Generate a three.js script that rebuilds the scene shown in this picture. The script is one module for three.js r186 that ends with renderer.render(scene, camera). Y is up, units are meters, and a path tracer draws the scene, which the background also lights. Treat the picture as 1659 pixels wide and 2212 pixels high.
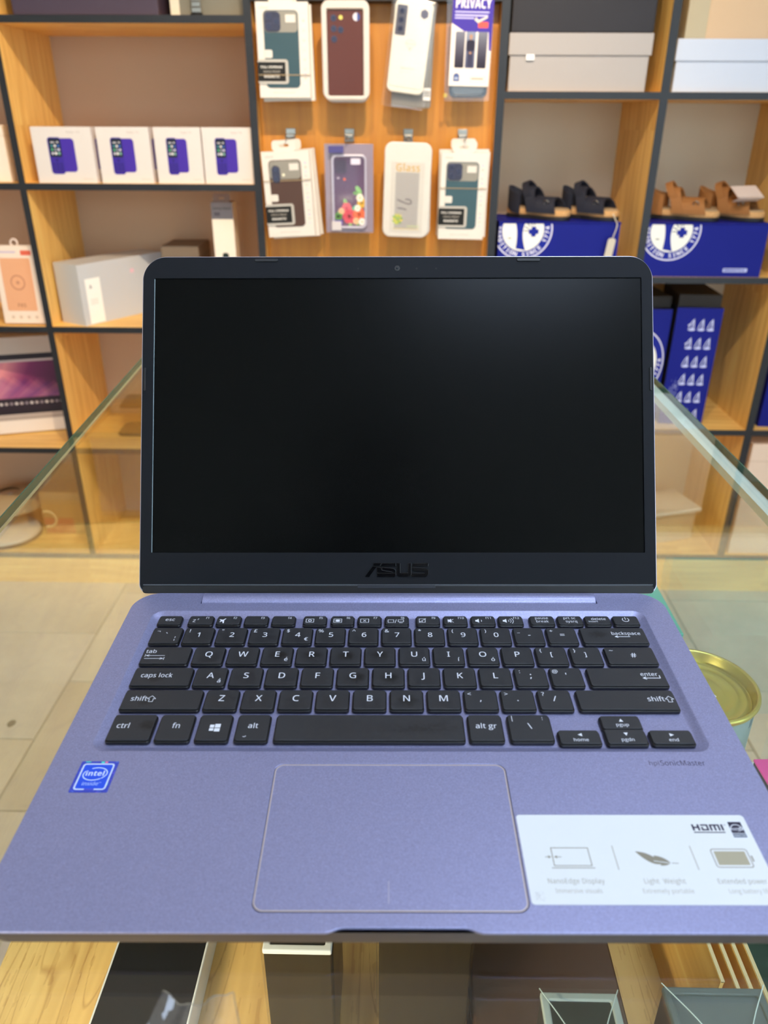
import * as THREE from 'three';
import { RoundedBoxGeometry } from 'three/addons/geometries/RoundedBoxGeometry.js';
import { mergeGeometries } from 'three/addons/utils/BufferGeometryUtils.js';
import { RectAreaLightUniformsLib } from 'three/addons/lights/RectAreaLightUniformsLib.js';
import { FontLoader } from 'three/addons/loaders/FontLoader.js';
import { TextGeometry } from 'three/addons/geometries/TextGeometry.js';
import { MarchingCubes } from 'three/addons/objects/MarchingCubes.js';

// ---------------------------------------------------------------- camera, sky, exposure
const scene = new THREE.Scene();
const renderer = new THREE.WebGLRenderer({ antialias: true });
renderer.toneMapping = THREE.LinearToneMapping;
renderer.toneMappingExposure = 1.0;
renderer.shadowMap.enabled = true;
RectAreaLightUniformsLib.init();

const EYE = 1.2318;                                   // lens height above the tiled floor
const camera = new THREE.PerspectiveCamera(67.31, 1659 / 2212, 0.02, 40);
camera.position.set(0, EYE, 0);
camera.quaternion.setFromRotationMatrix(new THREE.Matrix4().makeBasis(
  new THREE.Vector3(0.99983674, 0.00410103, -0.0175977),
  new THREE.Vector3(-0.01159143, 0.89267578, -0.45055032),
  new THREE.Vector3(0.01386132, 0.45068074, 0.89257758)));
camera.focus = 0.50;
camera.userData.fStop = 9.5;
scene.add(camera);

scene.background = new THREE.Color().setRGB(2.4, 2.95, 3.4);    // overcast daylight outside the shop front

// two warm gimbal spots aimed at the shelves, and cool square panels in the ceiling further back
const SPOTS = [[0.20, -0.38, 10.0, -0.80], [-0.18, -0.38, 5.0, 0.40]];
const SPOT_COLOR = new THREE.Color().setRGB(1.0, 0.78, 0.53);
const PANELS = [[0.40, 0.50, 11], [0.50, -0.62, 6]];
const PANEL_COLOR = new THREE.Color().setRGB(0.72, 0.88, 1.14);

// ---------------------------------------------------------------- helpers
let seedState = 20240611;
function rnd() { seedState |= 0; seedState = seedState + 0x6D2B79F5 | 0; let t = Math.imul(seedState ^ seedState >>> 15, 1 | seedState); t = t + Math.imul(t ^ t >>> 7, 61 | t) ^ t; return ((t ^ t >>> 14) >>> 0) / 4294967296; }
const V = (x, y, z) => new THREE.Vector3(x, y, z);
const taken = new Map();
function numbered(name) { const n = taken.get(name) ?? 0; taken.set(name, n + 1); return n ? `${name}_${String(n).padStart(3, '0')}` : name; }
function thing(name, label, category, pos = [0, 0, 0], turn = 0, group) {
  const o = new THREE.Group(); o.name = numbered(name); scene.add(o);
  o.position.set(...pos); o.rotation.y = turn; o.userData = { label, category };
  if (group) o.userData.group = group;
  return o;
}
function tag(o, label, category, group) { o.userData.label = label; o.userData.category = category; if (group) o.userData.group = group; return o; }
function part(name, geo, mat, parent, pos, rot) {
  const m = new THREE.Mesh(geo, mat); m.name = name;
  if (parent === scene) m.name = numbered(name);
  if (pos) m.position.set(...pos);
  if (rot) m.rotation.set(...rot);
  parent.add(m); return m;
}
function struct(name, geo, mat, pos) { const m = part(name, geo, mat, scene, pos); m.userData.kind = 'structure'; return m; }
const C = (hex) => new THREE.Color(hex);
function std(color, roughness = 0.6, o = {}) { return new THREE.MeshPhysicalMaterial({ color, roughness, ...o }); }
function rrShape(w, h, r, cx = 0, cy = 0) {
  const s = new THREE.Shape(), x = cx - w / 2, y = cy - h / 2; r = Math.min(r, w / 2 - 1e-6, h / 2 - 1e-6);
  s.moveTo(x + r, y); s.lineTo(x + w - r, y); s.absarc(x + w - r, y + r, r, -Math.PI / 2, 0);
  s.lineTo(x + w, y + h - r); s.absarc(x + w - r, y + h - r, r, 0, Math.PI / 2);
  s.lineTo(x + r, y + h); s.absarc(x + r, y + h - r, r, Math.PI / 2, Math.PI);
  s.lineTo(x, y + r); s.absarc(x + r, y + r, r, Math.PI, Math.PI * 1.5); return s;
}
// thickness t, face towards +z, back on z = 0
function slab(shape, t, bevel = 0, seg = 2, curve = 8) {
  const g = new THREE.ExtrudeGeometry(shape, bevel ? { depth: t - 2 * bevel, bevelEnabled: true, bevelSize: bevel, bevelThickness: bevel, bevelOffset: -bevel, bevelSegments: seg, curveSegments: curve } : { depth: t, bevelEnabled: false, curveSegments: curve });
  if (bevel) g.translate(0, 0, bevel);
  return g;
}
const flat = (g) => g.rotateX(-Math.PI / 2);           // shape's y becomes -z, thickness grows upwards
function ringPts(x0, x1, z0, z1, r, y, n = 6) {         // closed rounded rectangle in the horizontal plane
  const out = []; const c = [[x1 - r, z1 - r, 0], [x0 + r, z1 - r, 1], [x0 + r, z0 + r, 2], [x1 - r, z0 + r, 3]];
  for (const [cx, cz, k] of c) for (let i = 0; i <= n; i++) { const a = (k + i / n) * Math.PI / 2; out.push(V(cx + r * Math.cos(a), y, cz + r * Math.sin(a))); }
  return out;
}
function loft(rings, { capA = false, capB = false, closed = true, flip = false } = {}) {
  const n = rings[0].length, pos = [], idx = [];
  for (const r of rings) for (const p of r) pos.push(p.x, p.y, p.z);
  const quad = (a, b, c, d) => flip ? idx.push(a, c, b, a, d, c) : idx.push(a, b, c, a, c, d);
  for (let k = 0; k + 1 < rings.length; k++) for (let i = 0; i < (closed ? n : n - 1); i++) { const j = (i + 1) % n; quad(k * n + i, k * n + j, (k + 1) * n + j, (k + 1) * n + i); }
  const cap = (r, rev) => { const base = pos.length / 3; const m = r.reduce((a, p) => a.add(p), V(0, 0, 0)).divideScalar(n); pos.push(m.x, m.y, m.z); for (const p of r) pos.push(p.x, p.y, p.z);
    for (let i = 0; i < n; i++) { const j = (i + 1) % n; (rev !== flip) ? idx.push(base, base + 1 + j, base + 1 + i) : idx.push(base, base + 1 + i, base + 1 + j); } };
  if (capA) cap(rings[0], true); if (capB) cap(rings[rings.length - 1], false);
  const g = new THREE.BufferGeometry(); g.setAttribute('position', new THREE.Float32BufferAttribute(pos, 3)); g.setIndex(idx); g.computeVertexNormals(); return g;
}
// ribbon along points, its width along w (a vector or a function of i), thickness t
function ribbon(pts, w, t) {
  const rings = pts.map((p, i) => { const a = pts[Math.max(0, i - 1)], b = pts[Math.min(pts.length - 1, i + 1)]; const d = b.clone().sub(a).normalize(); const wv = (typeof w === 'function' ? w(i) : w).clone(); const nn = d.clone().cross(wv).normalize().multiplyScalar(t / 2); const hw = wv.multiplyScalar(0.5);
    return [p.clone().add(hw).add(nn), p.clone().sub(hw).add(nn), p.clone().sub(hw).sub(nn), p.clone().add(hw).sub(nn)]; });
  return loft(rings, { capA: true, capB: true, flip: true }).toNonIndexed();
}
function flatNormals(g) { const n = g.index ? g.toNonIndexed() : g; n.computeVertexNormals(); return n; }
function tubeAlong(pts, r, seg = 24, closed = false) { return new THREE.TubeGeometry(new THREE.CatmullRomCurve3(pts, closed), seg, r, 8, closed); }
// box with uv in metres, v along the grain axis ('x', 'y' or 'z')
function wbox(w, h, d, grain = 'y') {
  const g = new THREE.BoxGeometry(w, h, d), p = g.attributes.position, n = g.attributes.normal, uv = g.attributes.uv, ou = rnd() * 3, ov = rnd() * 3;
  for (let i = 0; i < p.count; i++) {
    const c = { x: p.getX(i), y: p.getY(i), z: p.getZ(i) }, nn = [Math.abs(n.getX(i)), Math.abs(n.getY(i)), Math.abs(n.getZ(i))], ax = ['x', 'y', 'z'].filter((_, k) => nn[k] < 0.5);
    const along = ax.includes(grain) ? grain : ax[0], across = ax.find((a) => a !== along);
    uv.setXY(i, c[across] + ou, c[along] + ov);
  }
  return g;
}
function metricUV(g, ua = 'x', va = 'z') { const p = g.attributes.position, get = { x: (i) => p.getX(i), y: (i) => p.getY(i), z: (i) => p.getZ(i) }; const uv = new Float32Array(p.count * 2); for (let i = 0; i < p.count; i++) { uv[2 * i] = get[ua](i); uv[2 * i + 1] = get[va](i); } g.setAttribute('uv', new THREE.BufferAttribute(uv, 2)); return g; }
function canvas(w, h, draw) { const c = document.createElement('canvas'); c.width = w; c.height = h; const x = c.getContext('2d'); draw(x, w, h); return c; }
function canvasTex(w, h, draw) { const t = new THREE.CanvasTexture(canvas(w, h, draw)); t.colorSpace = THREE.SRGBColorSpace; t.anisotropy = 8; return t; }
function dataTex(n, f, { srgb = false, repeat = 1 } = {}) {
  const d = new Uint8Array(n * n * 4);
  for (let y = 0; y < n; y++) for (let x = 0; x < n; x++) { const c = f(x, y, n), k = 4 * (y * n + x); for (let i = 0; i < 3; i++) d[k + i] = Math.max(0, Math.min(255, Array.isArray(c) ? c[i] : c)); d[k + 3] = 255; }
  const t = new THREE.DataTexture(d, n, n); t.wrapS = t.wrapT = THREE.RepeatWrapping; t.magFilter = THREE.LinearFilter; t.minFilter = THREE.LinearFilter; if (srgb) t.colorSpace = THREE.SRGBColorSpace; t.repeat.set(repeat, repeat); t.needsUpdate = true; return t;
}
// value noise that tiles over `per` cells
function tileNoise(cells, seed) { const g = new Float32Array(cells * cells); let s = seed; for (let i = 0; i < g.length; i++) { s = (s * 1664525 + 1013904223) >>> 0; g[i] = s / 4294967296; }
  return (u, v) => { u = ((u % 1) + 1) % 1 * cells; v = ((v % 1) + 1) % 1 * cells; const i = Math.floor(u), j = Math.floor(v), fu = u - i, fv = v - j, a = fu * fu * (3 - 2 * fu), b = fv * fv * (3 - 2 * fv), G = (x, y) => g[(y % cells) * cells + x % cells]; return (G(i, j) * (1 - a) + G(i + 1, j) * a) * (1 - b) + (G(i, j + 1) * (1 - a) + G(i + 1, j + 1) * a) * b; }; }

// ---------------------------------------------------------------- shared materials
const nA = tileNoise(64, 7), nB = tileNoise(16, 21), nC = tileNoise(6, 5), nD = tileNoise(128, 99);
function woodMap(base, dark, streak, lines, seed) {      // laminate grain, v along the grain
  const stripe = tileNoise(48, seed), fine = tileNoise(160, seed + 3), wob = tileNoise(5, seed + 9), dash = tileNoise(200, seed + 4);
  return dataTex(768, (x, y, n) => { const u = x / n, v = y / n, uu = u + (wob(u * 0.4, v) - 0.5) * 0.012;
    let k = streak * (stripe(uu, v * 0.07) - 0.5) + streak * 0.5 * (fine(uu, v * 0.05) - 0.5);
    const r = stripe(uu * 0.5 + 0.3, v * 0.045 + 0.2); if (lines) { const e = Math.abs(((r * 5) % 1) - 0.5); if (e < 0.07) k += lines * (1 - e / 0.07) * 0.6; if (dash(u * 1.5, v * 0.16) > 0.8) k += lines * 0.28; }
    return base.map((b, i) => b + (dark[i] - b) * k); }, { srgb: true, repeat: 2 });
}
const shelfWoodTex = woodMap([248, 196, 108], [188, 120, 40], 0.42, 0.10, 11);
const panelWoodTex = woodMap([200, 132, 38], [156, 86, 12], 0.34, 0.05, 31);
const counterWoodTex = woodMap([232, 188, 112], [152, 98, 40], 0.35, 0.6, 57);
const M = {
  shelfWood: std(0xffffff, 0.45, { map: shelfWoodTex }),
  panelWood: std(0xffffff, 0.42, { map: panelWoodTex }),
  counterWood: std(0xffffff, 0.4, { map: counterWoodTex }),
  edgeBlack: std(0x16171a, 0.42),
  white: std(0xf1efea, 0.55),
  chrome: std(0x9c978c, 0.28, { metalness: 1 }),
  wall: std(0xe6e3dc, 0.85),
  ceiling: std(0xe4e0da, 0.9),
  black: std(0x0c0c0d, 0.4),
  clearPlastic: std(0xffffff, 0.06, { transmission: 1, thickness: 0, ior: 1.45 }),
  hazyPlastic: std(0xf2f0ee, 0.35, { transmission: 0.72, thickness: 0, ior: 1.4 }),
};

// ---------------------------------------------------------------- the room
const TILE = 0.4;
{
  const tileTex = dataTex(512, (x, y, n) => { const u = x / n, v = y / n, k = 0.5 * nC(u, v) + 0.3 * nB(u, v) + 0.2 * nA(u, v) - 0.5; return [214 + k * 34, 202 + k * 34, 188 + k * 32]; }, { srgb: true, repeat: 1 });
  const tileMats = [0xffffff, 0xf4efe8, 0xf8f6f4].map((c) => std(c, 0.22, { map: tileTex }));
  const fl = struct('floor', new THREE.BoxGeometry(5.0, 0.1, 5.4), std(0x8a7f75, 0.85), [0, -0.054, 0.2]);
  const geo = slab(rrShape(TILE - 0.004, TILE - 0.004, 0.002), 0.008, 0.001, 1, 2); flat(geo); metricUV(geo);
  let k = 0;
  for (let c = -6; c <= 5; c++) for (let r = -7; r <= 9; r++) {
    const x = -0.80 + TILE * (c + 3.5 - 1), z = -1.093 + TILE * (r + 0.5) + (c % 2 ? 0.2 : 0);
    if (z < -2.3 || z > 2.7 || Math.abs(x) > 2.35) continue;
    part('tile', geo, tileMats[(k++ * 7) % 3], fl, [x, 0.054 - 0.008, z - 0.2]);
  }
  part('stain', new THREE.CylinderGeometry(0.009, 0.009, 0.0006, 20).scale(1, 1, 1.3), std(0x5b4f45, 0.8), fl, [-0.8731, 0.0543, -1.5409]);
  struct('wall_back', new THREE.BoxGeometry(5.0, 2.7, 0.1), M.wall, [0, 1.3, -2.39]);
  struct('wall_left', new THREE.BoxGeometry(0.1, 2.7, 5.4), M.wall, [-2.42, 1.3, 0.2]);
  // right wall with a tall display window near the street corner
  const s = new THREE.Shape(); s.moveTo(-2.7, 0); s.lineTo(2.7, 0); s.lineTo(2.7, 2.65); s.lineTo(-2.7, 2.65);
  const h = new THREE.Path(); h.moveTo(0.1, 0.35); h.lineTo(2.3, 0.35); h.lineTo(2.3, 2.35); h.lineTo(0.1, 2.35); s.holes.push(h);
  const gr = new THREE.ExtrudeGeometry(s, { depth: 0.1, bevelEnabled: false }); gr.rotateY(-Math.PI / 2);
  struct('wall_right', gr, M.wall, [2.47, 0, 0.2]);
  const f = new THREE.Shape(); f.moveTo(-2.5, 0); f.lineTo(2.5, 0); f.lineTo(2.5, 2.65); f.lineTo(-2.5, 2.65);
  const hf = new THREE.Path(); hf.moveTo(-1.5, 0.02); hf.lineTo(2.2, 0.02); hf.lineTo(2.2, 2.3); hf.lineTo(-1.5, 2.3); f.holes.push(hf);
  struct('wall_front', new THREE.ExtrudeGeometry(f, { depth: 0.1, bevelEnabled: false }), M.wall, [0, 0, 2.75]);
  struct('ceiling', new THREE.BoxGeometry(5.0, 0.1, 5.4), M.ceiling, [0, 2.65, 0.2]);
  const pane = M.clearPlastic, frameM = std(0x9a9c9e, 0.4, { metalness: 0.8 });
  const w1 = new THREE.Group(); w1.name = 'window_1'; w1.userData.kind = 'structure'; scene.add(w1);
  part('pane', new THREE.BoxGeometry(0.006, 2.0, 2.2), pane, w1, [2.42, 1.35, 1.4]);
  for (const z of [0.32, 1.4, 2.48]) part('mullion', new THREE.BoxGeometry(0.06, 2.0, 0.05), frameM, w1, [2.42, 1.35, z]);
  const w2 = new THREE.Group(); w2.name = 'window_2'; w2.userData.kind = 'structure'; scene.add(w2);
  part('pane', new THREE.BoxGeometry(3.7, 2.28, 0.006), pane, w2, [0.35, 1.16, 2.8]);
  for (const x of [-1.475, -0.25, 0.95, 2.175]) part('mullion', new THREE.BoxGeometry(0.05, 2.28, 0.06), frameM, w2, [x, 1.16, 2.8]);
}
// lamps
{
  const glow = std(0xffffff, 0.5, { emissive: SPOT_COLOR, emissiveIntensity: 8 }), shell = std(0xe9e9e9, 0.5);
  SPOTS.forEach(([x, z, I, tx], i) => {
    const t = thing('ceiling_spotlight', `white gimbal spotlight in the ceiling aimed at the shelves, ${i ? 'nearer the phone boxes' : 'nearer the sandals'}`, 'ceiling lamp', [x, 2.6, z], 0, 'gimbal spotlights');
    const fr = rrShape(0.13, 0.13, 0.01); fr.holes.push(rrShape(0.1, 0.1, 0.004));
    part('lamp_frame', slab(fr, 0.012, 0.002).rotateX(Math.PI / 2), shell, t, [0, 0, 0]);
    const head = part('lamp_head', new THREE.CylinderGeometry(0.042, 0.036, 0.05, 32, 1, true), std(0xd8d8d8, 0.5, { side: THREE.DoubleSide }), t, [0, -0.012, -0.004], [0.86, 0, 0]);
    part('lamp_bulb', new THREE.CylinderGeometry(0.034, 0.034, 0.004, 32), glow, head, [0, -0.012, 0]);
    const dir = V(tx - x, -1.4, -1.6).normalize();
    const L = new THREE.SpotLight(SPOT_COLOR, I, 0, 0.80, 0.45, 2); L.position.copy(V(0, -0.012, -0.004).addScaledVector(dir, 0.034)); L.shadow.radius = 1.0; L.castShadow = true; t.add(L); L.target.position.copy(L.position).addScaledVector(dir, 1); t.add(L.target);
  });
  const cool = std(0xffffff, 0.5, { emissive: PANEL_COLOR, emissiveIntensity: 5 });
  PANELS.forEach(([x, z, I]) => {
    const t = thing('ceiling_light_panel', `large square cool white ceiling panel ${z > 0 ? 'behind the counter end' : 'over the aisle by the sandals'}`, 'ceiling lamp', [x, 2.6, z]);
    const fr = rrShape(0.62, 0.62, 0.005); fr.holes.push(rrShape(0.58, 0.58, 0.003)); part('panel_frame', slab(fr, 0.012, 0.002).rotateX(Math.PI / 2), shell, t);
    part('light_diffuser', new THREE.BoxGeometry(0.58, 0.003, 0.58), cool, t, [0, -0.003, 0]);
    const L = new THREE.RectAreaLight(PANEL_COLOR, I, 0.56, 0.56); L.position.set(0, -0.0135, 0); L.rotation.x = -Math.PI / 2; t.add(L);
  });
}
// ---------------------------------------------------------------- shelving along the back wall
const FRONT = -1.95;
function shelving(label, xs, tops, topY, back, plinthH, backM) {        // xs: [left, right] of every upright
  const x0 = xs[0][0], x1 = xs[xs.length - 1][1], cx = (x0 + x1) / 2, depth = FRONT - back, zc = (FRONT + back) / 2, T = 0.0148;
  const u = thing('shelving_unit', label, 'shelves', [cx, 0, zc]);
  const band = (parent, w, h) => part('edge_band', new THREE.BoxGeometry(w, h, 0.003), M.edgeBlack, parent, [0, 0, depth / 2 + 0.0015]);
  const y0 = tops[0] - T;
  for (const [a, b] of xs) { const p = part('upright', wbox(b - a, topY - y0, depth, 'y'), M.shelfWood, u, [(a + b) / 2 - cx, (topY + y0) / 2, 0]); band(p, b - a, topY - y0); }
  part('plinth', wbox(x1 - x0, plinthH, 0.016, 'x'), M.shelfWood, u, [0, plinthH / 2, depth / 2 - 0.006]);
  for (let i = 0; i + 1 < xs.length; i++) {
    const a = xs[i][1], b = xs[i + 1][0], w = b - a;
    for (const y of [...tops, topY]) { const p = part('shelf_board', wbox(w, T, depth, 'x'), M.shelfWood, u, [(a + b) / 2 - cx, y - T / 2, 0]); band(p, w, T); }
    part('back_panel', new THREE.BoxGeometry(w, topY - plinthH - 0.02, 0.006), backM, u, [(a + b) / 2 - cx, (topY + plinthH) / 2, -depth / 2 + 0.003]);
  }
  return u;
}
const LEFT_TOPS = [0.0995, 0.4325, 0.766, 1.1036, 1.4387], RIGHT_TOPS = [0.1206, 0.5044, 0.900, 1.297];
shelving('black-edged beech shelving unit holding the phone boxes, beside the hanging phone cases', [[-1.455, -1.440], [-0.893, -0.878], [-0.337, -0.320]], LEFT_TOPS, 1.787, -2.245, 0.0847, std(0xc8a98a, 0.7));
shelving('black-edged beech shelving unit holding sandals and shoe boxes', [[0.216, 0.234], [0.578, 0.596], [0.935, 0.954], [1.31, 1.328]], RIGHT_TOPS, 1.708, -2.275, 0.1058, std(0xe0d0b4, 0.7));
const PANEL_Z = -1.987;
{
  const u = thing('pegboard', 'orange-toned wooden back panel with hooks for hanging phone cases', 'display panel', [-0.052, 0, PANEL_Z - 0.009]);
  part('board', wbox(0.534, 1.787, 0.018, 'y'), M.panelWood, u, [0, 0.8935, 0]);
  const rail = part('hook_rail', new THREE.BoxGeometry(0.534, 0.02, 0.05), M.edgeBlack, u, [0, 1.474, 0.034]);
  for (let i = 0; i < 9; i++) part('screw', new THREE.CylinderGeometry(0.004, 0.004, 0.003, 12).rotateX(Math.PI / 2), M.chrome, rail, [-0.24 + i * 0.06, 0, 0.0262]);
}
// ---------------------------------------------------------------- boxes with printed faces
// faces: { front, left, right, top, bottom, back } materials; anything missing uses body
function printedBox(w, h, d, body, faces = {}) {
  return [new THREE.BoxGeometry(w, h, d), [faces.right ?? body, faces.left ?? body, faces.top ?? body, faces.bottom ?? body, faces.front ?? body, faces.back ?? body]];
}
const print = (w, h, draw, rough = 0.5, spec = 0.6) => std(0xffffff, rough, { specularIntensity: spec, map: canvasTex(w, h, draw) });
function fillRR(x, a, b, w, h, r) { x.beginPath(); x.roundRect(a, b, w, h, r); x.fill(); }
function txt(x, s, px, py, size, o = {}) { x.font = `${o.weight ?? 'normal'} ${size}px ${o.font ?? 'sans-serif'}`; x.textAlign = o.align ?? 'left'; x.textBaseline = o.base ?? 'alphabetic'; if (o.fill) x.fillStyle = o.fill; if (o.w) x.fillText(s, px, py, o.w); else x.fillText(s, px, py); }

// --- four keypad-phone boxes
{
  const card = std(0xd9cfc6, 0.5);
  const front = print(512, 448, (x, w, h) => {
    x.fillStyle = '#dbd1c8'; x.fillRect(0, 0, w, h);
    txt(x, 'Nokia 110', 300, 48, 26, { fill: '#b9a9a0' });
    x.fillStyle = '#43299a'; fillRR(x, 205, 88, 150, 270, 30);
    x.fillStyle = '#3a2590'; fillRR(x, 128, 80, 118, 296, 26);
    x.fillStyle = '#1d2230'; fillRR(x, 136, 88, 102, 150, 16);
    const cols = ['#3a7f8a', '#d8d2cf', '#2f5fa8', '#4aa070', '#8a8f98', '#c6c0d8', '#c9c3cc', '#eeeae4', '#7fb0a0']; for (let i = 0; i < 9; i++) { x.fillStyle = cols[i]; fillRR(x, 150 + (i % 3) * 28, 138 + Math.floor(i / 3) * 30, 20, 20, 5); }
    x.fillStyle = '#d9d4d6'; x.fillRect(152, 116, 34, 8); x.fillRect(204, 114, 18, 10);
    x.fillStyle = '#2c1c74'; for (let i = 0; i < 12; i++) fillRR(x, 140 + (i % 3) * 33, 284 + Math.floor(i / 3) * 20, 28, 14, 4); x.beginPath(); x.arc(187, 262, 14, 0, 7); x.fill();
    x.fillStyle = '#c3b5ab'; x.fillRect(390, 412, 90, 5);
  });
  const side = print(128, 448, (x, w, h) => { x.fillStyle = '#f0e6e0'; x.fillRect(0, 0, w, h); x.fillStyle = '#5a3fc4'; fillRR(x, 34, 90, 46, 250, 16); x.fillStyle = '#cdbfb8'; x.fillRect(30, 380, 60, 5); });
  const place = [[-0.7800, 'first from the side wall'], [-0.6378, 'second from the side wall'], [-0.5115, 'third from the side wall'], [-0.3970, 'last in the row']], wd = [0.139, 0.122, 0.108, 0.114];
  place.forEach(([x, s], i) => {
    const b = thing('phone_box', `white phone box picturing a purple keypad phone, ${s}`, 'box', [x, 1.1036, -2.0], 0, 'keypad phone boxes on one shelf');
    const [g, m] = printedBox(wd[i], 0.1185, 0.075, card, { front, right: side });
    part('carton', g, m, b, [0, 0.05925, 0]);
    part('lid_flap', new THREE.BoxGeometry(wd[i] - 0.002, 0.0006, 0.074), card, b, [0, 0.1188, 0]);
  });
}
// --- top shelf, left unit
{
  const b = thing('storage_box', 'dark plum cardboard box on the shelf above the phone boxes', 'box', [-0.681, 1.4387, -2.06]);
  part('carton', new RoundedBoxGeometry(0.318, 0.2, 0.2, 2, 0.003), std(0x3a2c3c, 0.6), b, [0, 0.1, 0]);
  part('lid', new RoundedBoxGeometry(0.324, 0.05, 0.206, 2, 0.003), std(0x43354a, 0.6), b, [0, 0.205, 0]);
  const g = thing('display_case_box', 'olive grey box with a pale edge beside the dark plum box', 'box', [-0.415, 1.4387, -2.07]);
  part('carton', new RoundedBoxGeometry(0.15, 0.16, 0.16, 2, 0.002), std(0x6d6a5c, 0.6), g, [0.0, 0.08, 0]);
  part('edge_strip', new THREE.BoxGeometry(0.02, 0.16, 0.162), std(0xcdc3ad, 0.5), g, [-0.078, 0.08, 0]);
  const w = thing('bracelet_watch', 'silver metal bracelet watch standing on the top shelf', 'watch', [-0.4425, 1.4387, -1.972]);
  part('watch_stand', new THREE.CylinderGeometry(0.012, 0.016, 0.006, 20), M.black, w, [0, 0.003, 0]);
  for (let i = 0; i < 6; i++) part('link', new RoundedBoxGeometry(0.021 - (i % 2) * 0.002, 0.0095, 0.005, 1, 0.001), M.chrome, w, [0, 0.0115 + i * 0.0105, 0]);
  part('watch_case', new THREE.CylinderGeometry(0.017, 0.017, 0.008, 28).rotateX(Math.PI / 2), M.chrome, w, [0, 0.089, 0]);
}
// --- grey console carton, turned
{
  const b = thing('console_box', 'large pale grey carton turned askew with a white label', 'box', [-0.760, 0.766, -2.100], 1.02);
  const face = print(640, 416, (x, w, h) => { x.fillStyle = '#c9cbcd'; x.fillRect(0, 0, w, h); for (let i = 0; i < 900; i++) { x.fillStyle = `rgba(255,255,255,${0.05 + 0.05 * rnd()})`; x.fillRect(rnd() * w, rnd() * h, 3, 3); } });
  const gm = std(0xc2c2c0, 0.55);
  const [g, m] = printedBox(0.28, 0.15, 0.09, gm, { front: face });
  part('carton', g, m, b, [0, 0.075, 0]);
  const lab = print(160, 330, (x, w, h) => { x.fillStyle = '#fbfaf3'; x.fillRect(0, 0, w, h); txt(x, 'A', 40, 74, 40, { fill: '#6d7480', weight: 'bold' }); x.fillStyle = '#d7d5cd'; for (let i = 0; i < 4; i++) x.fillRect(32, 150 + i * 12, 80, 4); });
  part('paper_label', new THREE.PlaneGeometry(0.046, 0.112), lab, b, [-0.100, 0.058, 0.0456]);
  part('price_sticker', new THREE.BoxGeometry(0.012, 0.010, 0.0006), std(0xeec3cf, 0.6), b, [0.03, 0.115, 0.0451]);
  const d = thing('speaker_carton', 'taupe brown carton standing behind the pale grey carton', 'box', [-0.572, 0.766, -2.165]);
  part('carton', new RoundedBoxGeometry(0.1, 0.178, 0.13, 2, 0.003), std(0x7a6a58, 0.65), d, [0, 0.089, 0]);
  part('lid_seam', new THREE.BoxGeometry(0.101, 0.0012, 0.131), std(0x54483b, 0.7), d, [0, 0.15, 0]);
}
// --- slim watch carton
{
  const b = thing('smartwatch_box', 'slim cream box with grey top and green watch picture', 'box', [-0.4345, 0.766, -2.045]);
  const f = print(256, 1280, (x, w, h) => { x.fillStyle = '#f1e6d2'; x.fillRect(0, 0, w, h); x.fillStyle = '#8f8686'; x.fillRect(0, 0, w, 170); txt(x, 'Galaxy Watch', 18, 72, 34, { fill: '#4b4344', weight: 'bold' }); x.fillStyle = '#6b6165'; x.fillRect(30, 100, 70, 36);
    x.fillStyle = '#23302c'; fillRR(x, 92, 520, 76, 500, 26); x.beginPath(); x.arc(130, 720, 92, 0, 7); x.fill(); x.fillStyle = '#3d8c62'; x.beginPath(); x.arc(130, 720, 76, 0, 7); x.fill(); });
  const [g, m] = printedBox(0.053, 0.292, 0.05, std(0xe6dac6, 0.55), { front: f, top: std(0x847b7b, 0.6) });
  part('carton', g, m, b, [0, 0.146, 0]);
  const hs = rrShape(0.042, 0.02, 0.006, 0, 0.01); hs.holes.push(rrShape(0.014, 0.005, 0.002, 0, 0.009));
  part('hang_tab', slab(hs, 0.001), std(0x8d7264, 0.6), b, [0, 0.292, 0.018]);
}
// --- rose gold case package with a ring hook, left column
{
  const b = thing('case_package', 'cream package with a peach phone case and round hanging ring', 'package', [-0.954, 0.766, -1.985]);
  const f = print(320, 560, (x, w, h) => { x.fillStyle = '#f3dcc6'; x.fillRect(0, 0, w, h); x.fillStyle = '#e9a97d'; fillRR(x, 40, 88, 226, 380, 10); x.strokeStyle = '#c98a66'; x.lineWidth = 10; x.beginPath(); x.arc(150, 262, 50, 0, 7); x.stroke(); x.fillStyle = '#c98a66'; x.beginPath(); x.arc(150, 262, 12, 0, 7); x.fill(); txt(x, 'FKS', 118, 440, 40, { fill: '#bd8560', weight: 'bold' }); x.fillStyle = '#e4674e'; fillRR(x, 206, 34, 78, 34, 6); x.fillStyle = '#cbb7c9'; x.fillRect(20, 40, 150, 12); x.fillStyle = '#dbbfa5'; for (let i = 0; i < 4; i++) { x.beginPath(); x.arc(70 + i * 60, 514, 13, 0, 7); x.fill(); } });
  const [g, m] = printedBox(0.108, 0.19, 0.018, std(0xf0dcc8, 0.5), { front: f });
  part('carton', g, m, b, [0, 0.0975, 0], [-0.06, 0, 0]);
  part('hanging_ring', new THREE.TorusGeometry(0.0085, 0.0026, 10, 28), std(0xe9d3c2, 0.35), b, [0, 0.198, -0.006]);
}
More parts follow.
